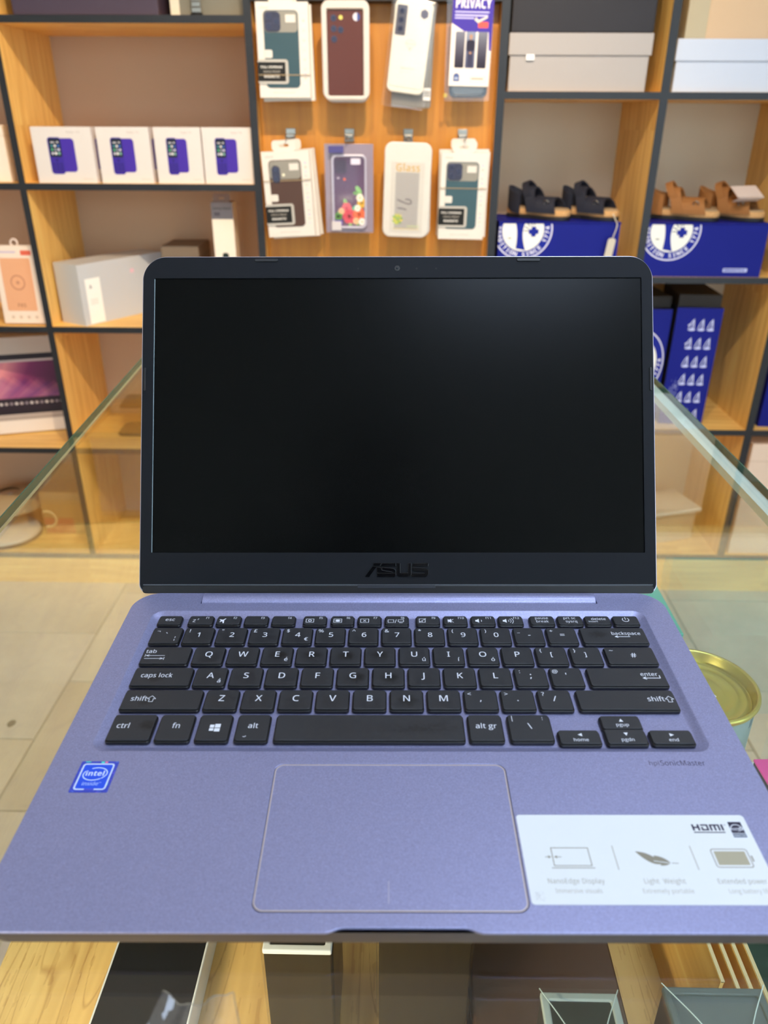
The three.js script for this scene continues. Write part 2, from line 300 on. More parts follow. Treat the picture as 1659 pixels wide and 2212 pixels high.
// --- wide computer carton leaning in the left column
{
  const b = thing('computer_box', 'white computer box picturing a laptop with pink aurora screen', 'box', [-1.105, 0.4325, -2.10], 0.28);
  const f = print(960, 700, (x, w, h) => {
    x.fillStyle = '#cbbcae'; x.fillRect(0, 0, w, h); x.fillStyle = '#241a22'; fillRR(x, 60, 120, 850, 440, 24);
    const g = x.createLinearGradient(60, 150, 900, 560); g.addColorStop(0, '#4a2c5c'); g.addColorStop(0.25, '#b64a86'); g.addColorStop(0.45, '#e58f92'); g.addColorStop(0.6, '#7a2c5c'); g.addColorStop(1, '#2a1c2c'); x.fillStyle = g; x.fillRect(84, 160, 800, 370);
    x.save(); x.beginPath(); x.rect(84, 160, 800, 370); x.clip(); for (let i = 0; i < 26; i++) { x.fillStyle = ['rgba(236,130,150,.16)', 'rgba(255,196,180,.14)', 'rgba(120,60,140,.14)', 'rgba(60,40,120,.13)'][i % 4]; x.beginPath(); const a = 100 + i * 26; x.moveTo(a, 520); x.lineTo(a + 130 + i * 9, 230 + i * 6); x.lineTo(a + 260 + i * 7, 330 + i * 8); x.closePath(); x.fill(); } x.restore();
    x.fillStyle = '#2a1c26'; x.fillRect(84, 440, 800, 92); for (let i = 0; i < 15; i++) { x.fillStyle = ['#b9aaa6', '#8d7f86', '#cfc4bf'][i % 3]; fillRR(x, 360 + i * 32, 470, 20, 20, 5); } x.fillStyle = '#cbb9b4'; x.fillRect(84, 160, 800, 16);
    x.fillStyle = '#b7a79b'; x.fillRect(20, 566, 920, 26); x.fillStyle = '#8d7f76'; x.fillRect(20, 592, 920, 6); x.fillStyle = '#efe2d3'; x.fillRect(0, 606, w, 94);
  });
  const [g, m] = printedBox(0.40, 0.27, 0.09, std(0xece2d8, 0.5), { front: f });
  part('carton', g, m, b, [0, 0.1365, 0], [-0.05, 0, 0]);
}
// --- pale box at the far edge of the left column
{
  const b = thing('cream_box', 'cream box at the end of the shelf above the peach case package', 'box', [-0.985, 1.1036, -2.02]);
  part('carton', new RoundedBoxGeometry(0.13, 0.122, 0.09, 2, 0.002), std(0xf0dfc8, 0.5), b, [0, 0.061, 0]);
  part('lid_seam', new THREE.BoxGeometry(0.131, 0.001, 0.091), std(0xd2bfa5, 0.6), b, [0, 0.1, 0]);
}
// --- tablet stand, row three
{
  const b = thing('tablet_stand', 'black folding tablet stand on the shelf below the grey carton', 'stand', [-0.735, 0.4325, -2.09]);
  part('base_plate', flat(slab(rrShape(0.12, 0.1, 0.02), 0.01, 0.003)), std(0x2a211b, 0.4), b, [0, 0, 0]);
  part('arm', new RoundedBoxGeometry(0.03, 0.075, 0.014, 2, 0.004), std(0x1b1714, 0.4), b, [0.012, 0.045, -0.02], [-0.35, 0, 0]);
  part('rest_plate', flat(slab(rrShape(0.13, 0.085, 0.008), 0.006, 0.002)), std(0x191513, 0.4), b, [0.01, 0.076, -0.03], [0.12, 0, 0]);
}
// --- bottom left: kitchen scale like lamp, cardboard box and a roll
{
  const r = thing('desk_lamp', 'white round lamp base with curved arm behind the glass counter', 'lamp', [-1.185, 0.0995, -2.06]);
  part('base', new THREE.LatheGeometry([[0, 0], [0.085, 0], [0.095, 0.006], [0.09, 0.018], [0.05, 0.03], [0, 0.034]].map(([a, y]) => new THREE.Vector2(a, y)), 40), std(0xe5ddd2, 0.4), r);
  part('dark_foot', new THREE.CylinderGeometry(0.099, 0.099, 0.008, 40), std(0x54404c, 0.5), r, [0, 0.004, 0]);
  part('shade', new THREE.LatheGeometry([[0.03, 0.1], [0.06, 0.095], [0.1, 0.07], [0.104, 0.06], [0.1, 0.06], [0.058, 0.09], [0.03, 0.094]].map(([a, y]) => new THREE.Vector2(a, y)), 40), std(0xb39a72, 0.5, { side: THREE.DoubleSide }), r, [0, 0.02, -0.06]);
  part('neck', tubeAlong([V(0, 0.03, -0.02), V(0.0, 0.07, -0.07), V(0, 0.11, -0.06)], 0.006), std(0xd8d0c5, 0.4), r);
  const c = thing('cardboard_box', 'small brown cardboard box with a cream handle loop', 'box', [-1.005, 0.0995, -2.12]);
  part('carton', new RoundedBoxGeometry(0.135, 0.14, 0.1, 2, 0.002), std(0xb28a4e, 0.75), c, [0, 0.07, 0]);
  part('flap', new THREE.BoxGeometry(0.135, 0.002, 0.06), std(0xa87f42, 0.75), c, [0, 0.158, -0.065], [0.7, 0, 0]);
  part('red_band', new THREE.BoxGeometry(0.09, 0.05, 0.0015), std(0xb4623f, 0.6), c, [-0.02, 0.028, 0.0508]);
  part('handle_loop', new THREE.TorusGeometry(0.026, 0.004, 8, 28, Math.PI * 1.25), std(0xe6c98e, 0.5), c, [-0.052, 0.052, 0.054], [0, 0, -1.9]);
  const s = thing('helmet_box', 'beige rounded carton on the lowest shelf beside the laptop lid', 'box', [-0.60, 0.0995, -2.13]);
  part('carton', new RoundedBoxGeometry(0.24, 0.25, 0.14, 5, 0.03), std(0xcdbb9f, 0.6), s, [0, 0.125, 0]);
  part('handle', tubeAlong([V(-0.07, 0.25, 0.0), V(-0.05, 0.285, 0.0), V(0.05, 0.285, 0), V(0.07, 0.25, 0)], 0.008), std(0xe9dcc4, 0.5), s);
}
// ---------------------------------------------------------------- right shelves: shoe boxes and sandals
function lidBox(label, x0, x1, y0, ylid, y1, zf, depth, bodyM, lidM, category = 'shoe box') {
  const b = thing('shoe_box', label, category, [(x0 + x1) / 2, y0, zf - depth / 2]), w = x1 - x0;
  part('carton', new RoundedBoxGeometry(w - 0.008, y1 - y0 - 0.003, depth - 0.008, 2, 0.0015), bodyM, b, [0, (y1 - y0 - 0.003) / 2, 0]);
  part('lid', new RoundedBoxGeometry(w, y1 - ylid, depth, 2, 0.0015), lidM, b, [0, (y1 + ylid) / 2 - y0, 0]);
  return b;
}
{
  const paper = std(0xaaa29c, 0.6), paperCoolLit = std(0xc6ccd8, 0.6);  // white paper; weaker spot light and cool daylight are put into its colours
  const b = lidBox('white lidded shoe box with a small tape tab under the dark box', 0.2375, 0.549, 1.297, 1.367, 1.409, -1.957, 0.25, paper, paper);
  part('tape_tab', new THREE.BoxGeometry(0.018, 0.011, 0.0008), std(0xf7f4ee, 0.5), b, [-0.108, 0.066, 0.1255]);
  const d = thing('storage_box', 'black lidless box stacked on top of the white shoe box', 'box', [0.396, 1.409, -2.09]);
  part('carton', new RoundedBoxGeometry(0.31, 0.25, 0.24, 2, 0.003), std(0x1e1c22, 0.65), d, [0, 0.126, 0]);
  part('lid_seam', new THREE.BoxGeometry(0.312, 0.0015, 0.242), std(0x17161a, 0.6), d, [0, 0.2, 0]);
  lidBox('white lidded shoe box tinted for bluish light beside the upright, over the brown sandals', 0.602, 0.905, 1.297, 1.357, 1.399, -1.957, 0.25, paperCoolLit, paperCoolLit);
  const t = thing('tall_beige_box', 'beige carton with a grey green side stacked on the bluish-lit white shoe box', 'box', [0.755, 1.399, -2.09]);
  part('carton', new RoundedBoxGeometry(0.21, 0.26, 0.2, 2, 0.002), std(0xcfae88, 0.6), t, [0.02, 0.13, 0]);
  part('spine', new THREE.BoxGeometry(0.048, 0.258, 0.198), std(0xb7a888, 0.6), t, [-0.106, 0.13, 0.0]);
}
// blue boxes with the round emblem
function emblem(x, cx, cy, R, flip) {
  x.save(); x.translate(cx, cy);
  x.fillStyle = '#e9e6f2'; x.beginPath(); x.arc(0, 0, R, 0, 7); x.fill();
  x.fillStyle = '#18258c'; x.beginPath(); x.arc(0, 0, R * 0.955, 0, 7); x.fill();
  x.fillStyle = '#f3f0e2'; x.beginPath(); x.arc(0, 0, R * 0.71, 0, 7); x.fill();
  x.fillStyle = '#f3f0f4'; x.font = `bold ${R * 0.2}px sans-serif`; x.textAlign = 'center'; x.textBaseline = 'middle';
  const s = 'TRADITION SINCE 1774', n = s.length; for (let i = 0; i < n; i++) { const a = Math.PI * (1.03 - 1.06 * i / (n - 1)); x.save(); x.translate(Math.cos(a) * R * 0.83, Math.sin(a) * R * 0.83); x.rotate(a - Math.PI / 2); x.fillText(s[i], 0, 0); x.restore(); }
  x.fillStyle = '#18258c'; x.beginPath(); x.moveTo(-R * 0.42, -R * 0.6); x.quadraticCurveTo(-R * 0.12, -R * 0.1, -R * 0.22, R * 0.62); x.lineTo(R * 0.12, R * 0.68); x.quadraticCurveTo(-R * 0.06, R * 0.2, R * 0.02, -R * 0.12); x.quadraticCurveTo(R * 0.1, -R * 0.45, R * 0.34, -R * 0.64); x.closePath(); x.fill();
  x.strokeStyle = '#6b6f80'; x.lineWidth = R * 0.035; for (let i = 0; i < 5; i++) { const a = Math.PI * (1.0 + i * 0.13); x.beginPath(); x.moveTo(R * 0.36 + Math.cos(a) * R * 0.18, R * 0.02 + Math.sin(a) * R * 0.18); x.lineTo(R * 0.36 + Math.cos(a) * R * 0.34, R * 0.02 + Math.sin(a) * R * 0.34); x.stroke(); }
  x.fillStyle = '#18258c'; x.fillRect(R * 0.28, -R * 0.12, R * 0.16, R * 0.34); x.fillRect(R * 0.19, -R * 0.03, R * 0.34, R * 0.16);
  x.fillStyle = '#2a2c40'; x.fillRect(-R * 0.5, R * 0.26, R * 0.12, R * 0.03);
  x.restore();
}
const blueCard = std(0x0f1878, 0.6, { specularIntensity: 0.35 });
const blueFront = print(1024, 448, (x, w, h) => { x.fillStyle = '#131b7c'; x.fillRect(0, 0, w, h); emblem(x, 205, 60, 250); x.fillStyle = '#b9bde2'; fillRR(x, 700, 372, 210, 34, 8); txt(x, 'BIRKENSTOCK', 712, 398, 26, { fill: '#131b7c', weight: 'bold', w: 186 }); }, 0.55, 0.35);
const blueTop = print(512, 1024, (x, w, h) => { x.fillStyle = '#131b7c'; x.fillRect(0, 0, w, h); emblem(x, 210, 470, 290); }, 0.55, 0.35);
const blueIcons = print(512, 1024, (x, w, h) => {
  x.fillStyle = '#131b7c'; x.fillRect(0, 0, w, h);
  for (let r = 0; r < 6; r++) for (let c = 0; c < 3; c++) {
    const px = 190 + c * 105, py = 150 + r * 158; x.strokeStyle = '#d3d6f0'; x.fillStyle = '#c5c9ec'; x.lineWidth = 9;
    x.beginPath(); x.moveTo(px - 42, py + 34); x.quadraticCurveTo(px, py + 50, px + 44, py + 36); x.quadraticCurveTo(px + 40, py + 16, px, py + 18); x.closePath(); x.fill();
    x.beginPath(); x.moveTo(px - 34, py + 24); x.quadraticCurveTo(px - 6, py - 46, px + 16, py - 48); x.stroke(); x.beginPath(); x.moveTo(px + 2, py + 18); x.lineTo(px + 18, py - 46); x.lineTo(px + 30, py + 20); x.stroke();
    if (c === 0 && r < 2) { x.beginPath(); x.moveTo(px - 44, py - 4); x.lineTo(px - 4, py - 20); x.stroke(); }
  }
  x.globalAlpha = 0.5; for (let i = 0; i < 260; i++) { const u = rnd() + rnd() - 1, v = rnd() + rnd() - 1; x.fillStyle = '#e6e8f6'; x.beginPath(); x.arc(90 + u * 60 + v * -40, 760 + v * 170, 1 + 4 * rnd(), 0, 7); x.fill(); } x.globalAlpha = 1;     // scuffed print
}, 0.55, 0.35);
{
  const b1 = thing('sandal_box', 'blue shoe box with round emblem under the navy sandals', 'shoe box', [0.3865, 0.900, -2.045]);
  const [g1, m1] = printedBox(0.288, 0.122, 0.18, blueCard, { front: blueFront }); part('carton', g1, m1, b1, [0, 0.061, 0]); part('lid_top', new RoundedBoxGeometry(0.291, 0.004, 0.183, 1, 0.001), blueCard, b1, [0, 0.1225, 0]);
  const b2 = thing('sandal_box', 'blue shoe box with round emblem under the brown sandals', 'shoe box', [0.7405, 0.900, -2.045]);
  part('carton', g1.clone(), m1, b2, [0, 0.061, 0]); part('lid_top', new RoundedBoxGeometry(0.291, 0.004, 0.183, 1, 0.001), blueCard, b2, [0, 0.1225, 0]);
  // upright boxes one shelf lower
  const b3 = thing('sandal_box', 'upright blue shoe box printed with rows of sandal drawings', 'shoe box', [0.779, 0.5044, -2.080], -0.06);
  const [g3, m3] = printedBox(0.115, 0.312, 0.17, std(0x1c1c2a, 0.5), { front: blueIcons, right: blueCard }); part('carton', g3, m3, b3, [0, 0.156, 0]);
  part('inner_sleeve', new THREE.BoxGeometry(0.106, 0.03, 0.16), std(0x2a241f, 0.7), b3, [0, 0.327, -0.01]);
  const b4 = thing('sandal_box', 'upright blue shoe box with emblem partly behind the laptop lid', 'shoe box', [0.655, 0.5044, -2.095], -0.02);
  const [g4, m4] = printedBox(0.11, 0.305, 0.17, std(0x1c1c2a, 0.5), { front: blueTop }); part('carton', g4, m4, b4, [0, 0.1525, 0]);
  part('inner_sleeve', new THREE.BoxGeometry(0.1, 0.03, 0.15), std(0x2a241f, 0.7), b4, [0.0, 0.318, -0.012], [0, 0.1, 0]);
  const b5 = thing('sandal_box', 'blue shoe box at the end of the shelf beyond the upright', 'shoe box', [1.04, 0.5044, -2.07]);
  const [g5, m5] = printedBox(0.12, 0.30, 0.18, blueCard, { left: blueIcons }); part('carton', g5, m5, b5, [0, 0.15, 0]); part('lid_top', new RoundedBoxGeometry(0.123, 0.004, 0.183, 1, 0.001), blueCard, b5, [0, 0.302, 0]);
  // lowest row seen through the counter glass
  const p1 = thing('cream_carton', 'pinkish cream carton on the lowest shelf by the upright', 'box', [1.09, 0.1206, -2.06]);
  part('carton', new RoundedBoxGeometry(0.24, 0.34, 0.2, 2, 0.003), std(0xe9cdb4, 0.6), p1, [0, 0.17, 0]); part('lid_seam', new THREE.BoxGeometry(0.241, 0.0014, 0.201), std(0xc7a98d, 0.6), p1, [0, 0.29, 0]);
  const p2 = thing('white_tray', 'white paper tray seen through the counter glass', 'tray', [0.79, 0.1206, -2.08], 0.3);
  part('tray_floor', new RoundedBoxGeometry(0.2, 0.012, 0.14, 2, 0.004), std(0xe3d8c4, 0.6), p2, [0, 0.1, 0]); part('carton', new RoundedBoxGeometry(0.18, 0.094, 0.12, 2, 0.003), std(0xcdb08a, 0.7), p2, [0, 0.047, 0]);
}
// sandals: toe towards +x in their own axes
function footOutline(L, W, s = 1) { const sh = new THREE.Shape(); const h = W / 2 * s; const l = L / 2 * s; sh.moveTo(-l, 0); sh.bezierCurveTo(-l, -h * 0.75, -l * 0.55, -h * 0.8, -l * 0.1, -h * 0.72); sh.bezierCurveTo(l * 0.3, -h * 0.9, l * 0.6, -h * 1.1, l * 0.86, -h * 0.72); sh.bezierCurveTo(l * 1.03, -h * 0.4, l * 1.03, h * 0.3, l * 0.86, h * 0.68); sh.bezierCurveTo(l * 0.6, h * 1.1, l * 0.2, h, -l * 0.15, h * 0.8); sh.bezierCurveTo(-l * 0.6, h * 0.85, -l, h * 0.8, -l, 0); return sh; }
function sandal(label, pos, turn, upper, group, L = 0.168, W = 0.066) {
  const s = thing('sandal', label, 'sandal', pos, turn, group);
  const corkTex = M.corkTex ??= dataTex(256, (x, y, n) => { const k = nD(x / n, y / n) - 0.5 + 0.6 * (nA(x / n, y / n) - 0.5); return [206 + 50 * k, 156 + 46 * k, 98 + 40 * k]; }, { srgb: true, repeat: 14 });
  const cork = M.cork ??= std(0xffffff, 0.8, { map: corkTex }), sole = M.sole ??= std(0x17161a, 0.6), bed = M.bed ??= std(0xa98c66, 0.85);
  part('outsole', flat(slab(footOutline(L, W, 1.01), 0.009, 0.0015)), sole, s, [0, 0, 0]);
  part('cork_midsole', flat(slab(footOutline(L, W, 1), 0.014, 0.003)), cork, s, [0, 0.009, 0]);
  part('footbed', flat(slab(footOutline(L, W, 0.95), 0.004, 0.0015)), bed, s, [0, 0.022, 0]);
  const arch = (x, hgt, wd, tilt, hw) => { const pts = []; for (let i = 0; i <= 14; i++) { const a = Math.PI * i / 14; pts.push(V(x + tilt * Math.sin(a), 0.016 + hgt * Math.pow(Math.sin(a), 0.8), Math.cos(a) * hw)); } return ribbon(pts, V(wd, 0, 0), 0.004); };
  part('toe_strap', flatNormals(arch(L * 0.2, 0.034, 0.052, -0.012, W * 0.49)), upper, s);
  part('instep_strap', flatNormals(arch(-L * 0.02, 0.055, 0.026, -0.018, W * 0.47)), upper, s);
  const heel = []; for (let i = 0; i <= 16; i++) { const a = Math.PI * (0.5 + i / 16); heel.push(V(-L * 0.22 + Math.cos(a) * L * 0.26, 0.042 + 0.008 * Math.cos(a * 2), Math.sin(a) * W * 0.46)); }
  part('heel_strap', flatNormals(ribbon(heel, V(0, 0.046, 0), 0.004)), upper, s);
  const loop = []; for (let i = 0; i <= 12; i++) { const a = Math.PI * i / 12; loop.push(V(-L * 0.1 - 0.02 * Math.sin(a), 0.05 + 0.032 * Math.sin(a), Math.cos(a) * W * 0.4)); }
  part('ankle_strap', flatNormals(ribbon(loop, V(0.016, 0.006, 0), 0.004)), upper, s);
  part('buckle', new THREE.TorusGeometry(0.006, 0.0014, 8, 20), M.chrome, s, [L * 0.2, 0.04, W * 0.46], [0.5, 0, 0]);
  return s;
}
{
  const navy = std(0x1b1e2c, 0.75), tan = std(0x9a6430, 0.75), G1 = 'pair of navy sandals', G2 = 'pair of brown sandals';
  sandal('navy sandal nearer the hanging cases, strap standing up', [0.345, 1.0245, -2.03], -0.62, navy, G1);
  sandal('navy sandal nearer the upright, with the paper tag', [0.470, 1.0245, -2.03], -0.72, navy, G1, 0.155);
  sandal('brown sandal nearer the upright, with a plain side', [0.695, 1.0245, -2.03], -0.5, tan, G2, 0.18, 0.07);
  sandal('brown sandal at the far end carrying a white card', [0.815, 1.0245, -2.035], -0.72, tan, G2, 0.168, 0.07);
  const tg = thing('price_tag', 'long pale paper tag hanging over the blue box', 'tag', [0.515, 1.0, -1.945]);
  const tp = rrShape(0.020, 0.05, 0.006); part('tag_card', slab(tp, 0.0008), std(0xcfc3ae, 0.7), tg, [-0.006, -0.035, 0.002], [0.05, 0.2, -0.12]);
  part('tag_string', tubeAlong([V(-0.003, -0.012, 0.003), V(0.004, 0.02, 0.004), V(0.002, 0.03, -0.01), V(-0.004, 0.05, -0.035)], 0.0012), std(0xd8cdb8, 0.7), tg);
  const cd = thing('price_card', 'white folded card lying on the brown sandal', 'card', [0.826, 1.092, -1.985], 0.1);
  part('card_top', new THREE.BoxGeometry(0.062, 0.0012, 0.05), std(0xdcc8ba, 0.6), cd, [0, 0, 0], [0.42, 0, 0.03]);
  part('card_fold', new THREE.BoxGeometry(0.062, 0.0012, 0.03), std(0xdcc8ba, 0.6), cd, [0.001, -0.017, 0.011], [-0.35, 0, 0.03]);
}
// ---------------------------------------------------------------- phone cases hanging on hooks
const HZ = -1.900, KS = 0.99;                                   // front of the hanging packs
const hp = (x, y, dz = 0) => [x * KS, EYE + KS * (y - EYE), HZ + dz];
const HOOKS = [-0.2513, -0.1153, 0.0213, 0.1469];
{
  const names = ['above the brown leather case pack', 'above the flower case pack', 'above the frosted glass pouch', 'above the case pack by the upright'];
  const build = (t) => {
    part('hook_plate', new RoundedBoxGeometry(0.022, 0.028, 0.003, 2, 0.001), M.chrome, t, [0, 0.006, 0.0015]);
    part('hook_wire', tubeAlong([V(0, 0.0, 0.003), V(0, -0.001, 0.05), V(0, -0.0005, 0.09), V(0, 0.006, 0.097)], 0.0016), M.chrome, t);
    part('spring_clip', new RoundedBoxGeometry(0.02, 0.009, 0.012, 2, 0.002), M.chrome, t, [0, 0.004, 0.012]);
  };
  HOOKS.forEach((x, i) => build(thing('display_hook', `chrome display hook ${names[i]}`, 'hook', [x, 1.2015, PANEL_Z], 0, 'chrome hooks on the wooden panel')));
  HOOKS.forEach((x, i) => build(thing('display_hook', `${['first', 'second', 'third', 'fourth'][i]} upper chrome display hook, counted from the phone boxes`, 'hook', [x, 1.4845, PANEL_Z], 0, 'chrome hooks on the wooden panel')));
}
const cream = std(0xdcd2c4, 0.5), lensM = std(0x20203a, 0.2), lensRing = std(0x35344c, 0.35);
function lens(parent, x, y, r, z) { const b = part('lens', new THREE.CylinderGeometry(r, r, 0.0012, 28).rotateX(Math.PI / 2), lensRing, parent, [x, y, z]); part('lens_glass', new THREE.CylinderGeometry(r * 0.62, r * 0.62, 0.0014, 24).rotateX(Math.PI / 2), lensM, b, [0, 0, 0.0002]); }
const sealFront = print(400, 640, (x, w, h) => {
  x.fillStyle = '#dfd6c9'; x.fillRect(0, 0, w, h); txt(x, 'uBear', 26, 46, 26, { fill: '#b5a99c', font: 'serif' });
  const s = 'PROTECTIVE CASE'; x.save(); x.translate(372, 90); s.split('').forEach((c, i) => { x.save(); x.translate(0, i * 32); x.rotate(-Math.PI / 2); txt(x, c, 0, 0, 26, { fill: ['#8f8ad0', '#d0a08a', '#9fb6d8', '#d88a9a'][i % 4], align: 'center' }); x.restore(); }); x.restore();
  txt(x, 'PROTECT & LIGHTWEIGHT', 190, 610, 15, { fill: '#bdb2a6', align: 'center' });
});
const labelTag = print(256, 160, (x, w, h) => { x.fillStyle = '#15130f'; x.fillRect(0, 0, w, h); txt(x, 'FULL COVERAGE', 128, 50, 26, { fill: '#efe8dc', align: 'center', weight: 'bold' }); txt(x, 'SHOCK PROOF', 128, 88, 24, { fill: '#cfc5b5', align: 'center' }); txt(x, 'MAGNETIC', 128, 130, 28, { fill: '#efe8dc', align: 'center', weight: 'bold' }); });
function tabShape(w) { const s = rrShape(w, 0.022, 0.007, 0, 0.011); s.holes.push(rrShape(w * 0.42, 0.006, 0.003, 0, 0.011)); return s; }
function boxPack(label, pos, rz, w, h, o, group) {
  const t = thing('phone_case_box', label, 'phone case', pos, o.ry ?? 0, group); t.rotation.z = rz;
  const D = 0.016, [g, m] = printedBox(w, h, D, cream, { front: o.plain ? cream : sealFront });
  part('carton', g, m, t, [0, 0, -D / 2]);
  part('hang_tab', slab(tabShape(w * 0.5), 0.0012), cream, t, [-0.002, h / 2, -0.006]);
  if (o.plain) return t;
  const cw = 0.0735, ch = 0.142, bx = -0.003;
  const c = part('phone_case', slab(rrShape(cw, ch, 0.009), 0.0016, 0.0005), std(o.color, 0.5), t, [bx, 0.002, 0]);
  part('case_upper', slab(rrShape(cw - 0.003, ch * 0.27, 0.008), 0.0006, 0.0002), std(0x8f897c, 0.45), c, [0, ch / 2 - ch * 0.145, 0.0014]);
  if (o.three) { const cam = part('camera_bump', slab(rrShape(0.0335, 0.036, 0.008), 0.0015, 0.0006), std(0x2d2c40, 0.3), c, [-0.0175, ch / 2 - 0.0205, 0.0018]); lens(cam, -0.0075, 0.0085, 0.0078, 0.002); lens(cam, -0.0075, -0.0085, 0.0078, 0.002); lens(cam, 0.0085, 0.0, 0.0078, 0.002); }
  else { const cam = part('camera_bump', slab(rrShape(0.019, 0.036, 0.009), 0.0015, 0.0006), std(0x2d2c40, 0.3), c, [-0.021, ch / 2 - 0.029, 0.0018]); lens(cam, 0, 0.0085, 0.007, 0.002); lens(cam, 0, -0.0085, 0.007, 0.002); part('flash', new THREE.CylinderGeometry(0.003, 0.003, 0.001, 16).rotateX(Math.PI / 2), std(0xf0e6c4, 0.3), c, [-0.004, ch / 2 - 0.031, 0.0022]); }
  part('white_sticker', new THREE.BoxGeometry(0.021, 0.014, 0.0004), cream, c, [0.0205, ch / 2 - 0.015, 0.0024]);
  part('model_tag', slab(rrShape(0.017, 0.015, 0.003), 0.0006), cream, t, [bx - cw / 2 + 0.0075, -0.006, 0.0018]);
  const ring = part('label_frame', slab(rrShape(0.066, 0.046, 0.006), 0.0005), std(0xb9b2a6, 0.5), t, [-w / 2 + 0.031, -h / 2 + 0.049, 0.0019]);
  part('label_print', new THREE.PlaneGeometry(0.060, 0.036), labelTag, ring, [-0.003, 0, 0.0006]);
  part('elastic_band', new THREE.BoxGeometry(w + 0.001, 0.0016, 0.0006), std(0xa8906a, 0.6), t, [0, o.band ?? -0.045, 0.0027]);
  return t;
}
const GB = 'boxed phone cases on the wooden panel';
boxPack('white boxed teal phone case hanging in the upper row by the shelf upright', hp(-0.2505, 1.371), 0, 0.110, 0.176, { color: 0x2c4a52, three: true }, GB);
boxPack('plain white case box peeking out behind the upper teal case box', hp(-0.246, 1.366, -0.0175), 0.02, 0.113, 0.178, { plain: true }, GB);
boxPack('white boxed brown leather phone case in the lower row by the phone boxes', hp(-0.2545, 1.084), 0.045, 0.108, 0.182, { color: 0x4b3023, band: 0.03 }, GB);
boxPack('plain white case box directly behind the brown leather case box', hp(-0.248, 1.082, -0.0185), 0.07, 0.11, 0.186, { plain: true }, GB);
boxPack('bluish edged case box at the back behind the brown leather case box', hp(-0.243, 1.083, -0.0365), 0.085, 0.11, 0.186, { plain: true }, GB);
boxPack('white boxed teal phone case in the lower row beside the black upright', hp(0.1485, 1.0815), -0.012, 0.104, 0.184, { color: 0x33525a, three: true, band: 0.018 }, GB);
boxPack('plain white case box directly behind the lower teal case box', hp(0.150, 1.086, -0.0185), 0.008, 0.112, 0.187, { plain: true }, GB);
boxPack('cream case box at the back behind the lower teal case box', hp(0.1515, 1.084, -0.0365), -0.02, 0.114, 0.182, { plain: true }, GB);
// brown-red phone in a frosted rounded case
{
  const t = thing('phone_case_pack', 'maroon phone back in a frosted rounded hanging pack', 'phone case', hp(-0.1165, 1.371));
  const f = rrShape(0.101, 0.183, 0.016); f.holes.push(rrShape(0.077, 0.160, 0.003, -0.001, -0.004));
  part('frosted_frame', slab(f, 0.010, 0.002), std(0xf0e6da, 0.3, { transmission: 0.35, thickness: 0 }), t, [0, 0, -0.010]);
  part('pack_back', slab(rrShape(0.097, 0.180, 0.015), 0.0015), std(0xe6dcd0, 0.4), t, [0, -0.004, -0.013]);
  const ph = part('phone_back', slab(rrShape(0.0755, 0.158, 0.003), 0.002, 0.0005), std(0x5c3026, 0.3, { specularIntensity: 0.6 }), t, [-0.001, -0.004, -0.0085]);
  for (const [x, y] of [[-0.024, 0.064], [-0.024, 0.045], [-0.0235, 0.026], [-0.0095, 0.043]]) lens(ph, x, y, 0.0062, 0.0026);
  part('flash', new THREE.CylinderGeometry(0.0042, 0.0042, 0.001, 16).rotateX(Math.PI / 2), std(0xd8c860, 0.4), ph, [-0.009, 0.065, 0.0024]);
  part('round_seal', new THREE.CylinderGeometry(0.0075, 0.0075, 0.0006, 28).rotateX(Math.PI / 2), print(96, 96, (x) => { x.fillStyle = '#d8d2d6'; x.fillRect(0, 0, 96, 96); x.fillStyle = '#41558f'; x.fillRect(0, 0, 96, 40); }), ph, [0.024, 0.066, 0.0024]);
  const t2 = thing('phone_case_pack', 'second frosted hanging pack showing below the maroon one', 'phone case', hp(-0.1155, 1.368, -0.016));
  part('frosted_frame', slab(rrShape(0.096, 0.187, 0.018), 0.012, 0.002), std(0xb8b2ae, 0.35), t2, [0, 0, -0.012]);
  part('pack_back', slab(rrShape(0.09, 0.18, 0.016), 0.0015), std(0xd8d0c6, 0.4), t2, [0, 0, -0.0136]);
}
